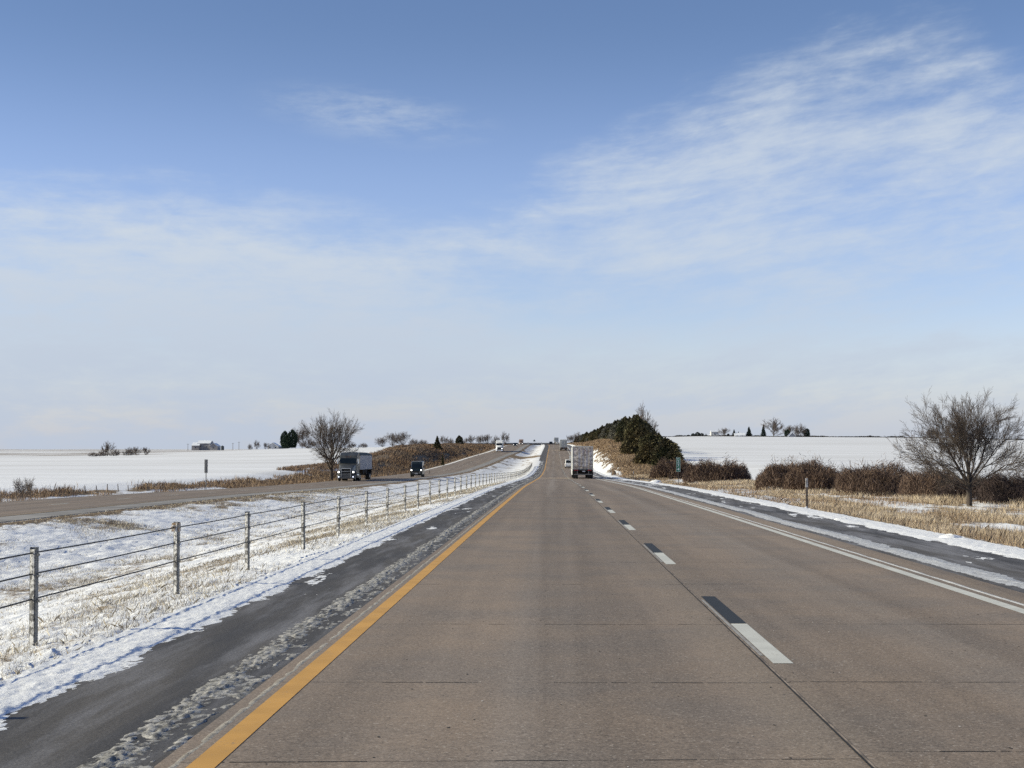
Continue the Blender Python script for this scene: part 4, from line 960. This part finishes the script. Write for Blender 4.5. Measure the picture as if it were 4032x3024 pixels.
def wheels(root, pos, r, w, nm='wheel'):
    for (x, y) in pos:
        m = MB(); m.wheel(x - w / 2, x + w / 2, y, r, r); o = m.build(nm, M_TYRE, root, True)
        s = 1 if x > 0 else -1; k = MB(); k.wheel(x + s * w * .5 - .012 if s > 0 else x - w * .5 - .012, x + w * .5 + .012 if s > 0 else x - w * .5 + .012, y, r, r * .58, 14); k.build('rim', M_RIM, o, True)
def ring(cx_, z0, z1, hw, y, rc):
    """rounded-corner section across the vehicle"""
    return [(-hw, y, z0), (hw, y, z0), (hw, y, z1 - rc), (hw - rc * .3, y, z1 - rc * .3), (hw - rc, y, z1), (-hw + rc, y, z1), (-hw + rc * .3, y, z1 - rc * .3), (-hw, y, z1 - rc)]
def box_trailer(root, L, wall, door, H1=4.11, z0=1.16, y0=0.0, detail=True):
    """van trailer, its rear at y0, reaching forward to y0+L"""
    hw = 1.30; m = MB(); m.box(-hw, hw, y0 + .03, y0 + L, z0, H1, .03); body = m.build('trailer_body', wall, root)
    m = MB(); m.box(-hw, -hw + .09, y0 - .03, y0 + .03, z0 + .02, H1 - .02); m.box(hw - .09, hw, y0 - .03, y0 + .03, z0 + .02, H1 - .02)
    m.box(-hw + .09, hw - .09, y0 - .03, y0 + .03, H1 - .11, H1 - .02); m.box(-hw + .09, hw - .09, y0 - .03, y0 + .03, z0 + .02, z0 + .10); m.build('door_frame', mat('frame_grey', (.42, .42, .40), .6, .2, scale=3), root)
    for s in (-1, 1):
        m = MB(); m.box(.012 if s > 0 else -hw + .10, hw - .10 if s > 0 else -.012, y0 - .02, y0 + .02, z0 + .11, H1 - .12); d = m.build('rear_door', door, root)
        m = MB()
        for xx in (.22, .72): m.tube((s * xx, y0 - .05, z0 + .1), (s * xx, y0 - .05, H1 - .12), .016, n=6)
        m.build('lock_rod', M_GALV, d)
        m = MB()
        for k in range(4): zz = z0 + .35 + k * (H1 - z0 - .7) / 3; m.box(s * (hw - .22) - .12, s * (hw - .22) + .12, y0 - .04, y0 - .02, zz - .025, zz + .025)
        m.build('hinge', M_GALV, d)
    m = MB(); m.box(-1.24, 1.24, y0 - .02, y0 + .06, z0 - .16, z0 + .015); m.build('rear_sill', M_UNDER, root)
    for s in (-1, 1):
        for k in range(2):
            m = MB(); m.box(s * (.98 - .26 * k) - .1, s * (.98 - .26 * k) + .1, y0 - .05, y0 - .02, z0 - .15, z0 - .03, .01); m.build('tail_light', M_RED, root)
    m = MB(); m.box(-1.15, 1.15, y0 - .02, y0 + .06, .50, .60); m.box(-.75, -.67, y0, y0 + .05, .60, z0 - .16); m.box(.67, .75, y0, y0 + .05, .60, z0 - .16); m.build('underride_bar', mat('bar_metal', (.25, .24, .23), .6, .4, scale=4), root)
    m = MB(); m.box(-.08, .28, y0 - .03, y0 - .022, .86, 1.0); m.build('licence_plate', M_PLATE, root)
    m = MB(); m.box(-.5, -.4, y0 + .1, y0 + L - 1.5, .95, z0); m.box(.4, .5, y0 + .1, y0 + L - 1.5, .95, z0); m.box(-1.2, 1.2, y0 + 1.4, y0 + 1.6, .9, z0); m.build('chassis', M_UNDER, root)
    for s in (-1, 1):
        m = MB(); m.box(s * .98 - .30, s * .98 + .30, y0 + .5, y0 + .515, .16, z0 - .02); m.build('mud_flap', M_UNDER, root)
    wheels(root, [(s * xx, y0 + yy) for s in (-1, 1) for xx in (.75, 1.08) for yy in (1.3, 2.6)], .51, .27)
    m = MB(); m.box(-hw - .005, -hw + .01, y0 + 4.2, y0 + L - 3.8, .45, z0 - .02); m.build('side_skirt', wall, root)
    m = MB()
    for k in range(int(L / .62)): m.box(-hw - .008, -hw, y0 + .3 + k * .62, y0 + .33 + k * .62, z0 + .03, H1 - .03)
    m.build('wall_rib', wall, body)
def tractor(root, y0, paint, cap, detail=True, fair=3.95):
    """conventional sleeper cab; bumper at y0, body reaching back to y0-6.9 (forward is +Y)"""
    m = MB(); m.loft([ring(0, .80, 1.62, .80, y0 - .03, .16), ring(0, .80, 1.86, .92, y0 - .35, .2), ring(0, .95, 2.12, 1.02, y0 - 1.2, .24), ring(0, 1.0, 2.42, 1.12, y0 - 2.1, .22)]); m.build('hood', paint, root, True)
    for s in (-1, 1):
        m = MB(); secs = []
        for i in range(9):
            a = pi * i / 8; yy = y0 - 1.15 + cos(a) * .86; zz = .55 + sin(a) * .78
            secs.append([(s * .78, yy, zz - .02), (s * 1.24, yy, zz - .06), (s * 1.25, yy + cos(a) * .06, zz + .06), (s * .9, yy + cos(a) * .08, zz + .22)])
        m.loft(secs); m.build('fender', paint, root, True)
        m = MB(); m.box(s * 1.0 - .17, s * 1.0 + .17, y0 - .30, y0 - .02, 1.06, 1.42, .03); hb = m.build('headlight', M_CHROME, root)
        m = MB(); m.wheel(-.09, .09, 0, 0, .10, 12); V = [(v[1] + s * 1.0, y0 - .02 + v[0] * .3, v[2] + 1.25) for v in m.V]; mesh_obj('lens', V, m.F, M_LAMP, hb)
        m = MB(); m.tube((s * .98, y0 + .02, .60), (s * .98, y0 + .07, .60), .09, n=12); m.build('fog_lamp', M_LAMPOFF, root)
        m = MB(); m.box(s * 1.42 - .11, s * 1.42 + .11, y0 - 2.35, y0 - 2.22, 2.35, 3.05, .03); mi = m.build('wing_mirror', M_CHROME, root)
        m = MB(); m.tube((s * 1.10, y0 - 2.4, 2.95), (s * 1.36, y0 - 2.3, 2.95), .02); m.tube((s * 1.10, y0 - 2.4, 2.45), (s * 1.36, y0 - 2.3, 2.45), .02); m.build('mirror_arm', M_UNDER, mi)
        m = MB(); m.prism([(y0 - 2.55, 2.42), (y0 - 2.75, 3.05), (y0 - 3.55, 3.05), (y0 - 3.55, 2.3)], s * 1.205 - .004, s * 1.205 + .004); m.build('side_window', M_GLASS, root)
        m = MB(); m.tube((s * .95, y0 - 2.6, .75), (s * .95, y0 - 4.4, .75), .32, n=14); m.build('fuel_tank', M_CHROME, root, True)
        m = MB(); m.box(s * 1.08 - .14, s * 1.08 + .14, y0 - 6.2, y0 - 2.45, .42, 1.02, .03); m.build('side_skirt', paint, root)
    m = MB(); m.loft([ring(0, .36, .84, 1.05, y0 + .06, .05), ring(0, .34, .86, 1.24, y0 - .16, .06), ring(0, .36, .84, 1.25, y0 - .5, .06)]); m.build('bumper', cap, root, True)
    m = MB(); m.box(-.62, .62, y0 - .02, y0 + .045, .58, 1.70, .03); gr = m.build('grille', M_UNDER, root)
    m = MB()
    for zz in (.98, 1.34): m.box(-.60, .60, y0 + .05, y0 + .065, zz - .018, zz + .018)
    for s in (-1, 1): m.box(s * .64 - .025, s * .64 + .025, y0 - .01, y0 + .08, .60, 1.74)
    m.box(-.66, .66, y0, y0 + .07, 1.71, 1.78); m.build('grille_bar', M_CHROME, gr)
    prof = [(y0 - 2.05, .95), (y0 - 2.05, 2.40), (y0 - 2.55, 3.18), (y0 - 2.95, 3.55), (y0 - 3.9, fair), (y0 - 5.6, fair + .03), (y0 - 5.6, .95)]
    m = MB(); m.prism(prof, -1.20, 1.20, .06); m.build('cab', paint, root)
    m = MB(); n_ = Vector((0, .78, .50)).normalized() * .012
    a = [(-1.06, y0 - 2.07, 2.44), (1.06, y0 - 2.07, 2.44), (1.02, y0 - 2.52, 3.14), (-1.02, y0 - 2.52, 3.14)]
    m.loft([[tuple(Vector(v) + n_ * 3) for v in a], [tuple(Vector(v) - n_) for v in a]]); m.build('windshield', M_GLASS, root)
    for k in range(3):
        m = MB(); m.box(-.3 + .3 * k - .05, -.3 + .3 * k + .05, y0 - 2.72, y0 - 2.60, 3.32, 3.38); m.build('roof_marker_light', mat('amber_marker', (.40, .10, .04), .4), root)
    m = MB(); m.box(-.45, .45, y0 - 8.0, y0 - 1, .55, .9); m.box(-1.22, 1.22, y0 - .9, y0 - .5, .35, .6); m.build('chassis', M_UNDER, root)
    wheels(root, [(-1.03, y0 - 1.15), (1.03, y0 - 1.15)], .5, .28)
    wheels(root, [(s * xx, y0 - yy) for s in (-1, 1) for xx in (.76, 1.09) for yy in (5.7, 7.0)], .5, .26)
# nearest semi-trailer seen from behind
def lane_z(x, y, opp=False): return float((ZO if opp else ZR)(np.array(y)))
def slope(y, opp=False):
    f = ZO if opp else ZR; return math.atan(float(f(np.array(y + 12.0)) - f(np.array(y))) / 12.0)
def semi(loc, rz, pitch, wall, door, paint, cap, name='semi_truck'):
    r = empty(name, loc); r.rotation_euler = (pitch, 0, rz); box_trailer(r, 16.1, wall, door); tractor(r, 21.6, paint, cap); return r
y = 193.0
T1 = semi((3.70, y, lane_z(0, y)), radians(.05), slope(y), M_WHITE, M_DOOR, M_WHITE, M_CHROME)
tag(T1, 'nearest semi-trailer in the right lane, seen from behind, with dirty rear doors and painted-in steel reflections', 'semi-truck')
M_GREYD = mat('grey_white_door', (.55, .57, .55), .5, var=.1, scale=.8)
y = 573.0; T2 = semi((3.72, y, lane_z(0, y)), radians(.2), slope(y), M_WHITE, M_GREYD, M_WHITE, M_CHROME)
tag(T2, 'second semi-trailer in the right lane, plain pale doors, climbing the hill', 'semi-truck')
y = 925.0; T3 = dup(T2, (float(CX(y)) + 3.6, y, lane_z(0, y)), radians(.5), None, slope(y)); T3.name = 'semi_truck'
tag(T3, 'farthest semi-trailer going away, at the crest of the road', 'semi-truck')
# oncoming dark semi with tarped trailer
M_SLATE = mat('slate_paint', (.035, .038, .038), .45, .1, var=.25, scale=1.1, c2=(.075, .075, .068), coat=.2); M_SALT = mat('salted_chrome', (.13, .13, .13), .45, .6, var=.25, scale=4)
def tarp_trailer(root, y0, L):
    m = MB(); m.box(-1.29, 1.29, y0 - L, y0, 1.52, 3.58, .03); b = m.build('trailer_body', mat('grey_trailer', (.46, .43, .42), .8, 0, var=.12, scale=1.5, c2=(.31, .30, .31)), root)
    m = MB()
    for k in range(int(L / 1.2)): m.box(1.29, 1.31, y0 - .5 - k * 1.2, y0 - .45 - k * 1.2, 1.56, 3.54)
    m.build('side_rib', MATS['grey_trailer'], b)
    m = MB(); secs = []
    for yy in (y0 + .02, y0 - L): secs.append([(1.33 * cos(pi * i / 10), yy, 3.55 + .48 * sin(pi * i / 10)) for i in range(11)])
    m.loft(secs); m.build('tarp', mat('black_tarp', (.025, .035, .032), .7, scale=2), root, True)
    m = MB(); m.prism([(y0 - 5.5, 1.52), (y0 - 6.6, .85), (y0 - 7.4, .85), (y0 - 8.5, 1.52)], -1, 1); m.prism([(y0 - 9, 1.52), (y0 - 10, .85), (y0 - 10.8, .85), (y0 - 11.8, 1.52)], -1, 1)
    m.box(-.5, .5, y0 - L + .2, y0 - 1.2, 1.15, 1.52); m.box(-1.25, 1.25, y0 - L + .1, y0 - L + .3, .6, 1.5); m.build('hopper', M_UNDER, root)
    wheels(root, [(s * xx, y0 - L + yy) for s in (-1, 1) for xx in (.75, 1.08) for yy in (1.4, 2.7)], .5, .27)
y = 208.0; x = ray(1362, 1895).x * y
r = empty('semi_truck', (x, y, lane_z(0, y, True))); r.rotation_euler = (slope(y, True) * -1, 0, pi + radians(.8)); tractor(r, 0.0, M_SLATE, M_SALT); tarp_trailer(r, -6.0, 15.5)
tag(r, 'dark grey oncoming semi-truck with lit headlights and a black-tarped grey trailer', 'semi-truck')
# white oncoming truck, tan truck beyond
y = 546.0; x = ray(1965.5, 1772).x * y
r2 = empty('semi_truck', (x, y, lane_z(0, y, True))); tractor(r2, 0.0, M_WHITE, M_WHITE, fair=4.05)
box2 = MB(); box2.box(-1.3, 1.3, -21.5, -6.2, 1.16, 4.12, .03); box2.build('trailer_body', M_WHITE, r2); wheels(r2, [(s * 1.05, -20.0) for s in (-1, 1)] + [(s * 1.05, -18.7) for s in (-1, 1)], .5, .5)
r2.rotation_euler = (-slope(y, True), 0, pi + radians(1.2)); tag(r2, 'white oncoming semi-truck high on the opposite road with a tall white roof', 'semi-truck')
y = 985.0; x = float(XO(y)) + .2; r3 = empty('semi_truck', (x, y, lane_z(0, y, True) - .6)); M_TANP = mat('tan_box', (.36, .25, .20), .6)
tractor(r3, 0.0, M_TANP, M_UNDER); b3 = MB(); b3.box(-1.3, 1.3, -20, -6.2, 1.2, 4.0, .03); b3.build('trailer_body', M_TANP, r3); wheels(r3, [(-1.05, -18.7), (1.05, -18.7)], .5, .5)
r3.rotation_euler = (0, 0, pi); tag(r3, 'tan oncoming truck just coming over the crest', 'truck')
# cars
def car(name, loc, rz, pitch, paint, L=4.7, Wd=1.86, Hh=1.62, van=False, pickup=False, lit=True):
    r = empty(name, loc); r.rotation_euler = (pitch, 0, rz); h = Wd / 2; wr = .36 if not van else .40
    zb = .95 * Hh / 1.62 if not van else 1.32
    if van: prof = [(0, .42), (.02, 1.05), (-.12, 1.36), (-.95, 1.50), (-1.0, 1.52), (-L, 1.52), (-L, .42)]
    else: prof = [(0, .35), (.0, .72), (-.15, .86), (-1.15, zb + .04), (-L + .12, zb + .04), (-L, .7), (-L, .38)]
    m = MB(); m.prism(prof, -h, h, .07); m.build('body', paint, r)
    if van: cab = [(-.85, 1.50), (-1.25, 2.18), (-1.55, 2.52), (-2.2, Hh), (-L + .1, Hh), (-L + .02, 1.50)]; gl = [(-.90, 1.56), (-1.24, 2.14)]
    elif pickup: cab = [(-1.1, zb), (-1.75, Hh - .03), (-2.1, Hh), (-3.3, Hh), (-3.75, zb)]; gl = [(-1.2, zb + .08), (-1.70, Hh - .1)]
    else: cab = [(-1.0, zb), (-1.75, Hh - .05), (-2.2, Hh), (-L + .9, Hh - .03), (-L + .12, zb + .02)]; gl = [(-1.1, zb + .08), (-1.70, Hh - .12)]
    m = MB(); m.prism(cab, -h * .90, h * .90, .09); m.build('cabin', paint, r)
    n_ = Vector((0, gl[1][1] - gl[0][1], -(gl[1][0] - gl[0][0]))).normalized() * .02; w1 = h * .80
    a = [(-w1, *gl[0]), (w1, *gl[0]), (w1 * .93, *gl[1]), (-w1 * .93, *gl[1])]
    m = MB(); m.loft([[tuple(Vector(v) + n_) for v in a], [tuple(Vector(v) - n_) for v in a]]); m.build('windshield', M_GLASS, r)
    ry = cab[-1][0]; rt = cab[-2]
    a = [(-w1, ry, zb + .10), (w1, ry, zb + .10), (w1 * .93, rt[0], rt[1] - .1), (-w1 * .93, rt[0], rt[1] - .1)] if not van else [(-w1, -L + .0, 1.6), (w1, -L + .0, 1.6), (w1, -L + .06, 2.2), (-w1, -L + .06, 2.2)]
    m = MB(); m.loft([[(v[0], v[1] + .03, v[2]) for v in a], [(v[0], v[1] - .035, v[2] + .02) for v in a]]); m.build('rear_window', M_GLASS, r)
    for s in (-1, 1):
        yy0 = cab[0][0] - .55; yy1 = (-L + 1.0) if not pickup else -3.35
        m = MB(); m.box(s * h * .895 - .006, s * h * .895 + .006, yy1, yy0 - .15, (zb if not van else 1.58) + .08, (Hh - .16) if not van else 2.2); m.build('side_window', M_GLASS, r)
        zl = .78 if not van else 1.17
        m = MB(); m.tube((s * (h - .22), -.02, zl), (s * (h - .22), .045, zl), .10 if van else .075, n=12); m.build('headlight', M_LAMP if lit else M_CHROME, r)
        m = MB(); m.box(s * (h - .14) - .07, s * (h - .14) + .07, -L - .015, -L + .02, .82, 1.02, .01); m.build('tail_light', M_RED, r)
        m = MB(); m.box(s * (h + .10) - .09, s * (h + .10) + .09, cab[0][0] - .45, cab[0][0] - .30, zb + .02, zb + .22, .02) if not van else m.box(s * (h + .14) - .10, s * (h + .14) + .10, -1.25, -1.12, 1.58, 1.95, .02); m.build('wing_mirror', M_UNDER, r)
    m = MB(); zg = (.45, .66) if not van else (.72, 1.02); m.box(-h * .6, h * .6, -.02, .03, zg[0], zg[1], .01); gk = m.build('grille', M_UNDER, r)
    m = MB(); m.box(-h * .64, h * .64, .0, .045, zg[0] - .05, zg[0]); m.box(-h * .64, -h * .60, .0, .045, zg[0], zg[1]); m.box(h * .60, h * .64, .0, .045, zg[0], zg[1]); m.build('grille_surround', M_CHROME, gk)
    m = MB(); m.box(-.26, .26, .035, .05, zg[0] - .22, zg[0] - .08); m.build('licence_plate', M_PLATE, r)
    m = MB(); m.box(-h * .92, h * .92, -L - .06, -L + .02, .42, .6, .02); m.build('rear_bumper', M_CHROME if pickup else M_UNDER, r)
    m = MB(); m.box(-h * .8, h * .8, -L + .3, -.3, .26, .45); m.build('chassis', M_UNDER, r)
    wheels(r, [(s * (h - .13), yy) for s in (-1, 1) for yy in (-.95, -L + .95)], wr, .26); return r
M_DKGRN = mat('dark_green_paint', (.018, .026, .026), .3, .2, var=.2, scale=1, coat=.5); M_BLACK = mat('black_paint_car', (.012, .013, .014), .25, .1, coat=.5)
y = 256.0; x = ray(1639, 1873).x * y; v = car('van', (x, y, lane_z(0, y, True)), pi + radians(1.0), -slope(y, True), M_DKGRN, 5.9, 2.06, 2.62, van=True)
m = MB(); m.box(-.85, .85, -5.7, -1.95, 2.60, 2.66, .02); m.build('roof_panel', mat('pale_roof', (.45, .46, .48), .6), v)
tag(v, 'dark boxy high-roofed oncoming van with lit round headlights', 'van')
y = 345.0; v = car('pickup_truck', (3.55, y + 5.4, lane_z(0, y)), 0, slope(y), M_WHITE, 5.4, 2.0, 1.95, pickup=True, lit=False); tag(v, 'white pickup truck half hidden ahead of the nearest semi-trailer', 'pickup truck')
y = 720.0; v = car('car', (ray(2029, 1750).x * y, y, lane_z(0, y, True)), pi, -slope(y, True), M_BLACK, 4.6, 1.9, 1.7); tag(v, 'black oncoming car behind the white oncoming truck', 'car')
y = 855.0; v = car('car', (ray(2169, 1750).x * y, y + 4.6, lane_z(0, y)), 0, slope(y), M_BLACK, 4.6, 1.9, 1.75, lit=False); tag(v, 'black car going away in the left lane near the crest', 'car')
y = 868.0; v = car('car', (ray(2194, 1750).x * y, y + 4.6, lane_z(0, y)), 0, slope(y), M_WHITE, 4.6, 1.85, 1.5, lit=False); tag(v, 'white car right behind the farthest semi-trailer', 'car')

# ------------------------------------------------------------------ overpass, farms, poles
M_DKC = mat('dark_girder', (.045, .05, .06), .8, scale=.3); M_LTC = mat('pale_parapet', (.52, .53, .55), .8, scale=.3); M_PIER = mat('pier_concrete', (.55, .54, .52), .8, scale=.3)
y = 1300.0; z1 = at(2050, 1743.5, y).z; e = empty('overpass', (0, y, 0))
m = MB(); m.box(-75, 45, -4.5, 4.5, z1 - 1.9, z1 - .55); m.build('girder', M_DKC, e)
m = MB(); m.box(-75, 45, -5, 5, z1 - .55, z1); m.build('parapet', M_LTC, e)
for sx in (1983, 2080, 2132, 2215):
    x = ray(sx, 1750).x * y; m = MB(); m.box(x - .9, x + .9, -4, 4, hz(x, y) - 1, z1 - 1.9); m.box(x - .6, x + .6, -4.8, -4.5, z1 - 2.4, z1 + .3); m.build('pier', M_PIER, e)
tag(e, 'low highway overpass crossing behind the crest of the road', 'overpass')
q = at(2104, 1731, 1800); e = conifer('slender_tree', (q.x, 1800, 3.0), q.z - 3.0, 1.4, 77, 'cone', M_BLG, 300, .9)
for o in e.children:
    if o.name.startswith('crown'): o.scale = (1.0, 1.0, .22); o.location = (0, 0, (q.z - 3.0) * .78)
    else: o.scale = (.35, .35, 1)
tag(e, 'tiny lone treetop above the overpass', 'tree')
M_ROOFS = mat('snowy_roof', (.78, .80, .84), .8, var=.04, scale=.3); M_SID = mat('grey_siding', (.42, .40, .39), .85, scale=.3); M_SIDW = mat('white_siding', (.62, .61, .60), .8, scale=.3)
M_WIN = mat('window_glass', (.04, .045, .05), .2)
def house(sx0, sx1, sybase, sytop, y, lab, wall, name='farmhouse', depth=9, eave=.5, gable_x=False, wins=3, sink=.6):
    a = at(sx0, sybase, y); b = at(sx1, sybase, y); Wd = b.x - a.x; x = (a.x + b.x) / 2; z0 = min(a.z, hz(x, y)); h = at(sx0, sytop, y).z - z0; e = empty(name, (x, y, z0)); hw = Wd / 2
    m = MB(); he = h * eave
    if gable_x:   # ridge along X
        m.box(-hw, hw, -depth / 2, depth / 2, -sink, he); m.build('wall', wall, e)
        m = MB(); m.prism([(-depth / 2 - .4, he), (0, h), (depth / 2 + .4, he), (depth / 2 + .4, he + .2), (0, h + .25), (-depth / 2 - .4, he + .2)], -hw - .3, hw + .3); m.build('roof', M_ROOFS, e)
        m = MB(); m.add([(-hw, -depth / 2, he), (-hw, depth / 2, he), (-hw, 0, h), (hw, -depth / 2, he), (hw, depth / 2, he), (hw, 0, h)], [(0, 1, 2), (3, 5, 4)]); m.build('gable', wall, e)
    else:
        m.loft([[(-hw, yy, -sink), (hw, yy, -sink), (hw, yy, he), (0, yy, h), (-hw, yy, he)] for yy in (-depth / 2, depth / 2)]); m.build('wall', wall, e)
        m = MB()
        for s in (-1, 1): m.loft([[(s * (hw + .4), yy, he - .15), (s * (hw + .4), yy, he + .12), (0, yy, h + .30), (0, yy, h + .02)] for yy in (-depth / 2 - .4, depth / 2 + .4)])
        m.build('roof', M_ROOFS, e)
    for k in range(wins):
        xx = -hw + Wd * (k + .5) / wins; m = MB(); m.box(xx - .5, xx + .5, -depth / 2 - .04, -depth / 2, he * .45, he * .45 + 1.1); m.build('window', M_WIN, e)
    return tag(e, lab, 'barn' if 'barn' in name else 'house')
house(761, 790, 1770, 1743, 1500, 'low wing of the long white-roofed barn on the left horizon', M_SID, 'barn_wing', 14, .6, True, 1)
house(783, 834, 1770, 1735, 1505, 'tall middle of the long white-roofed barn on the left horizon', M_SID, 'barn', 16, .70, True, 2)
house(832, 862, 1770, 1746, 1502, 'grey sloping annex at the right end of the barn on the left horizon', M_SID, 'barn_annex', 14, .6, False, 1)
house(1056, 1100, 1766, 1744, 1230, 'white gabled farmhouse beside the dark pines on the left ridge', M_SIDW, 'farmhouse', 9, .5, False, 2)
house(1096, 1132, 1766, 1749, 1236, 'grey low outbuilding right of the white farmhouse on the left ridge', M_SID, 'farm_outbuilding', 8, .5, True, 2)
house(2798, 2827, 1722, 1697, 1310, 'tall grey barn with a flat snowy cap on the right ridge', M_SIDW, 'barn', 10, .85, True, 1)
house(2786, 2840, 1722, 1705, 1322, 'wide sloping shed behind the tall barn on the right ridge', M_SID, 'barn_shed', 10, .3, False, 0)
house(2890, 2932, 1721, 1705, 1300, 'white farmhouse with a snowy roof between two spruces on the right ridge', M_SIDW, 'farmhouse', 9, .35, True, 2)
house(3104, 3130, 1719, 1704, 1250, 'small shed with a pointed snowy roof under the farm trees', M_SID, 'farm_shed', 7, .15, False, 0)
def pole(sx, sytop, y, lab):
    q = at(sx, sytop, y); z = hz(q.x, y); e = empty('utility_pole', (q.x, y, z)); h = q.z - z
    m = MB(); m.tube((0, 0, -.3), (0, 0, h), .22, .16); m.build('pole', M_WOOD, e); m = MB(); m.box(-1.1, 1.1, -.08, .08, h - .7, h - .5); m.build('crossarm', M_WOOD, e); tag(e, lab, 'utility pole')
pole(740, 1747, 1500, 'utility pole left of the white-roofed barn on the left horizon'); pole(917, 1744, 1400, 'utility pole first right of the barn on the left horizon')
pole(941, 1739, 1400, 'taller utility pole second right of the barn on the left horizon'); pole(1058, 1745, 1225, 'utility pole at the left corner of the white farmhouse')
q = at(876, 1760, 1490); m = MB(); m.tube((0, 0, -.3), (0, 0, 3.6), 1.6, 1.6, 16); m.tube((0, 0, 3.6), (0, 0, 4.6), 1.7, .3, 16); o = m.build('grain_bin', mat('dark_bin', (.06, .07, .08), .6, .2), None); o.location = (q.x, 1490, hz(q.x, 1490)); tag(o, 'small dark grain bin just right of the barn on the left horizon', 'grain bin')
# fence line / hedge along the right ridge
def hedge():
    R = np.random.default_rng(9); n = 9000; x = R.uniform(55, 420, n); y = 1300 + R.uniform(-3, 3, n); z = H(x, y) - .1; h = (.5 + 1.7 * fbm(x * .15, x * 0, 201, 3) ** 1.5) * R.uniform(.4, 1.2, n)
    w = .35; V = np.stack([np.stack([x - w, y, z], 1), np.stack([x + w, y, z], 1), np.stack([x + R.uniform(-.3, .3, n), y, z + h], 1)], 1).reshape(-1, 3)
    o = mesh_obj('ridge_hedge', V, np.arange(n)[:, None] * 3 + np.array([[0, 1, 2]]), mat('hedge_dark', (.07, .06, .05), .9, spec=.1)); tag(o, 'thin dark hedge line along the top of the right snowfield', 'hedge')
hedge()

# thin winter haze between the farms and the camera
HAZE = 0.0
if HAZE > 0:
    m = bpy.data.materials.new('haze'); m.use_nodes = True; nt = m.node_tree; nt.nodes.clear(); g = NT(nt)
    pv = g.n('ShaderNodeVolumePrincipled'); pv.inputs['Color'].default_value = (.86, .90, .96, 1); pv.inputs['Density'].default_value = HAZE; pv.inputs['Anisotropy'].default_value = .3
    o = g.n('ShaderNodeOutputMaterial'); g.L(pv.outputs[0], o.inputs['Volume'])
    b = MB(); b.box(-2700, 2700, -120, 3700, -6, 32); hb = b.build('haze', m); struct(hb, 'stuff')
    S.cycles.volume_bounces = 0
for v in CED + VARS:
    if v.location.z < -400:
        for c in list(v.children): bpy.data.objects.remove(c)
        bpy.data.objects.remove(v)
